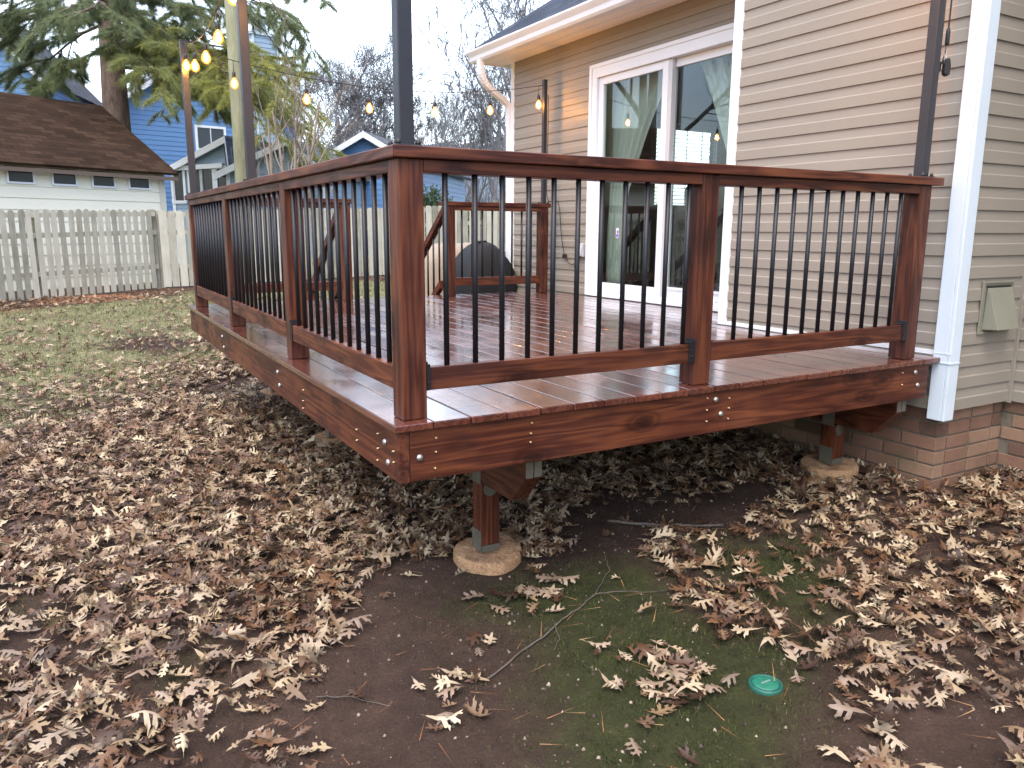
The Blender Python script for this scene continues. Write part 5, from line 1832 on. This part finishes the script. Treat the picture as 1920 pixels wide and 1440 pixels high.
def draped(name, label, cx, cy, rx, ry, prof, mat, cat, seed, ang=0.0, part_name='cover', pleat=.03):
    """a fitted fabric cover: rounded-box sections stacked along prof [(height, scale_x, scale_y)] with pleats"""
    z0 = gzf(cx, cy)
    t = thing(name, label, cat, (cx, cy, z0))
    n = 72
    V, F = [], []
    r2 = random.Random(seed); ph = [r2.uniform(0, 6) for _ in range(4)]
    for j, (h, sx, sy) in enumerate(prof):
        for i in range(n):
            a = 2 * PI * i / n
            c, s = math.cos(a), math.sin(a)
            e = .45
            x = math.copysign(abs(c) ** e, c) * rx * sx; y = math.copysign(abs(s) ** e, s) * ry * sy
            k = 1 + pleat * (1 - h / prof[-1][0]) * (math.sin(a * 9 + ph[0] + h * 2) + .6 * math.sin(a * 17 + ph[1]))
            x, y = x * k, y * k
            X = cx + x * math.cos(ang) - y * math.sin(ang); Y = cy + x * math.sin(ang) + y * math.cos(ang)
            V.append((X, Y, z0 + h + .012 * math.sin(a * 5 + ph[2] + j)))
    m = len(prof)
    for j in range(m - 1):
        for i in range(n):
            F.append((j * n + i, j * n + (i + 1) % n, (j + 1) * n + (i + 1) % n, (j + 1) * n + i))
    F.append(tuple((m - 1) * n + i for i in range(n)))
    me = bpy.data.meshes.new(part_name); me.from_pydata(V, [], F)
    o = link(part_name, me, mat, t, True)
    sb = o.modifiers.new('sub', 'SUBSURF'); sb.levels = 1; sb.render_levels = 1
    return t, o


gx, gy = 3.27, 5.62
g, gc = draped('covered_grill', 'grill under a black cover standing beyond the back railing by the house', gx, gy, .36, .30,
               [(.0, 1.0, 1.0), (.35, .99, .99), (.70, .98, .98), (.78, .98, .97), (.89, .90, .9), (1.00, .72, .8), (1.10, .48, .62), (1.155, .26, .40), (1.17, .10, .2)], COVER, 'grill', 4)
z0 = gzf(gx, gy)
MB().tube([(gx - .16, gy - .05, z0 + 1.125), (gx - .10, gy - .05, z0 + 1.18), (gx + .02, gy - .05, z0 + 1.185), (gx + .08, gy - .05, z0 + 1.13)], .012, 8).build('carry_strap', RUBBER, g, True)
draped('covered_furniture', 'tan covered patio furniture behind the black grill cover', 3.50, 6.60, .66, .40,
       [(.0, 1.0, 1.0), (.4, .99, .99), (.75, .97, .96), (.95, .92, .9), (1.06, .78, .75), (1.11, .5, .5), (1.12, .2, .2)], TANC, 'furniture', 6)

# ------------------------------------------------------------------ small things on the ground
vx, vy = .985, -.742
vz = float(gsurf(np.array([vx]), np.array([vy]))[0]) - .006
GREENP = plain('green_plastic', (.008, .085, .062), .55, .45, 40)
vc = thing('valve_cover', 'small round green plastic valve cover set in the moss', 'valve cover', (vx, vy, vz))
MB().lathe([(.056, -.03), (.056, .006), (.053, .011), (.046, .011), (.045, .007)], (vx, vy, vz), 'z', 36).build('rim', GREENP, vc, True)
MB().lathe([(.0435, .0), (.0435, .010), (.040, .0125), (.02, .0135), (.001, .0135)], (vx, vy, vz), 'z', 36).build('lid', plain('green_plastic_lid', (.012, .135, .085), .5, .4, 40), vc, True)
MB().box((vx - .020, vy - .004, vz + .0135), (vx + .020, vy + .004, vz + .0165)).build('grip', plain('grip_grey', (.12, .20, .17), .4, .1, 20), vc, bevel=.002)


TWIGD = m_bark('damp_twig_bark', (.045, .036, .030), (.14, .115, .095))


def twig(name, label, pts, r0, r1, forks=(), mat=TWIGD):
    r2 = random.Random(len(label))
    def line(ps, ra, rb):
        out = []
        for i in range(len(ps) - 1):
            for k in range(6):
                t = k / 6
                x = ps[i][0] + (ps[i + 1][0] - ps[i][0]) * t + r2.uniform(-.004, .004); y = ps[i][1] + (ps[i + 1][1] - ps[i][1]) * t + r2.uniform(-.004, .004)
                z = ps[i][2] + (ps[i + 1][2] - ps[i][2]) * t
                out.append(Vector((x, y, float(gsurf(np.array([x]), np.array([y]))[0]) + z)))
        x, y, z = ps[-1]
        out.append(Vector((x, y, float(gsurf(np.array([x]), np.array([y]))[0]) + z)))
        n = len(out)
        return out, [ra + (rb - ra) * i / (n - 1) for i in range(n)]
    mb = MB().new()
    p, r_ = line(pts, r0, r1); mb.tube(p, r_, 6)
    for f in forks:
        p, r_ = line(f, r0 * .55, r1 * .6); mb.tube(p, r_, 5)
    return tag(mb.build(name, mat, None, True), label, 'twig', 'twigs on the soil')


twig('twig', 'long thin forked twig lying across the moss', [(.24, -.20, .005), (.42, -.12, .010), (.66, -.02, .012), (.86, .06, .012), (1.05, .20, .008), (1.12, .33, .006)], .0040, .0016,
     [[(.88, .07, .018), (1.00, .02, .014), (1.14, -.06, .012), (1.30, -.10, .01)], [(.62, -.03, .02), (.58, -.12, .014), (.52, -.18, .01)]])
twig('twig', 'thick grey stick lying on the dark soil under the deck edge', [(1.36, .62, .01), (1.44, .51, .016), (1.56, .42, .014), (1.72, .30, .014), (1.80, .28, .006)], .008, .006)
twig('twig', 'short pale twig among the leaves at the lower left', [(-.30, .0, .008), (-.20, -.05, .012), (-.10, -.16, .006)], .0026, .0014)

# ------------------------------------------------------------------ LIGHT
world = bpy.data.worlds.new('World'); SC.world = world; world.use_nodes = True
wn = world.node_tree.nodes; wl = world.node_tree.links
sky = wn.new('ShaderNodeTexSky'); sky.sky_type = 'NISHITA'; sky.sun_disc = False
SUN_EL, SUN_AZ = R(62), R(-135)       # azimuth clockwise from +Y
sky.sun_elevation = SUN_EL; sky.sun_rotation = SUN_AZ
sky.altitude = 200; sky.air_density = 1.0; sky.dust_density = 5.0; sky.ozone_density = 2.2
bg = wn['Background']; bg.inputs['Strength'].default_value = .15
# bright thin cloud low in the sky beyond the yard, where the day is fading
tc = wn.new('ShaderNodeTexCoord')
dt = wn.new('ShaderNodeVectorMath'); dt.operation = 'DOT_PRODUCT'
_gd = Vector((.34, .92, .16)).normalized(); dt.inputs[1].default_value = _gd
wl.new(tc.outputs['Generated'], dt.inputs[0])
mr = wn.new('ShaderNodeMapRange'); mr.interpolation_type = 'SMOOTHSTEP'
mr.inputs['From Min'].default_value = .25; mr.inputs['From Max'].default_value = .98
wl.new(dt.outputs['Value'], mr.inputs['Value'])
gl = wn.new('ShaderNodeMix'); gl.data_type = 'RGBA'; gl.blend_type = 'ADD'; gl.inputs[0].default_value = 1.0
gc = wn.new('ShaderNodeVectorMath'); gc.operation = 'SCALE'; gc.inputs[0].default_value = (3.0, 3.2, 3.3)
wl.new(mr.outputs[0], gc.inputs['Scale'])
wl.new(sky.outputs[0], gl.inputs[6]); wl.new(gc.outputs[0], gl.inputs[7])
wl.new(gl.outputs[2], bg.inputs['Color'])
sd = bpy.data.lights.new('sun', 'SUN'); sd.energy = .4; sd.angle = R(110); sd.color = (1, .97, .94)
so = bpy.data.objects.new('sun', sd); COL.objects.link(so)
sv = Vector((math.sin(SUN_AZ) * math.cos(SUN_EL), math.cos(SUN_AZ) * math.cos(SUN_EL), math.sin(SUN_EL)))
so.rotation_euler = sv.to_track_quat('Z', 'Y').to_euler()

SC.view_settings.view_transform = 'Standard'
SC.view_settings.look = 'None'
SC.view_settings.exposure = 1.75
SC.view_settings.gamma = 1.0
SC.render.engine = 'CYCLES'
SC.cycles.use_denoising = True
SC.cycles.max_bounces = 8
SC.cycles.transparent_max_bounces = 12
SC.cycles.sample_clamp_indirect = 8
print('leaves', N_LEAVES, 'tufts', N_T)
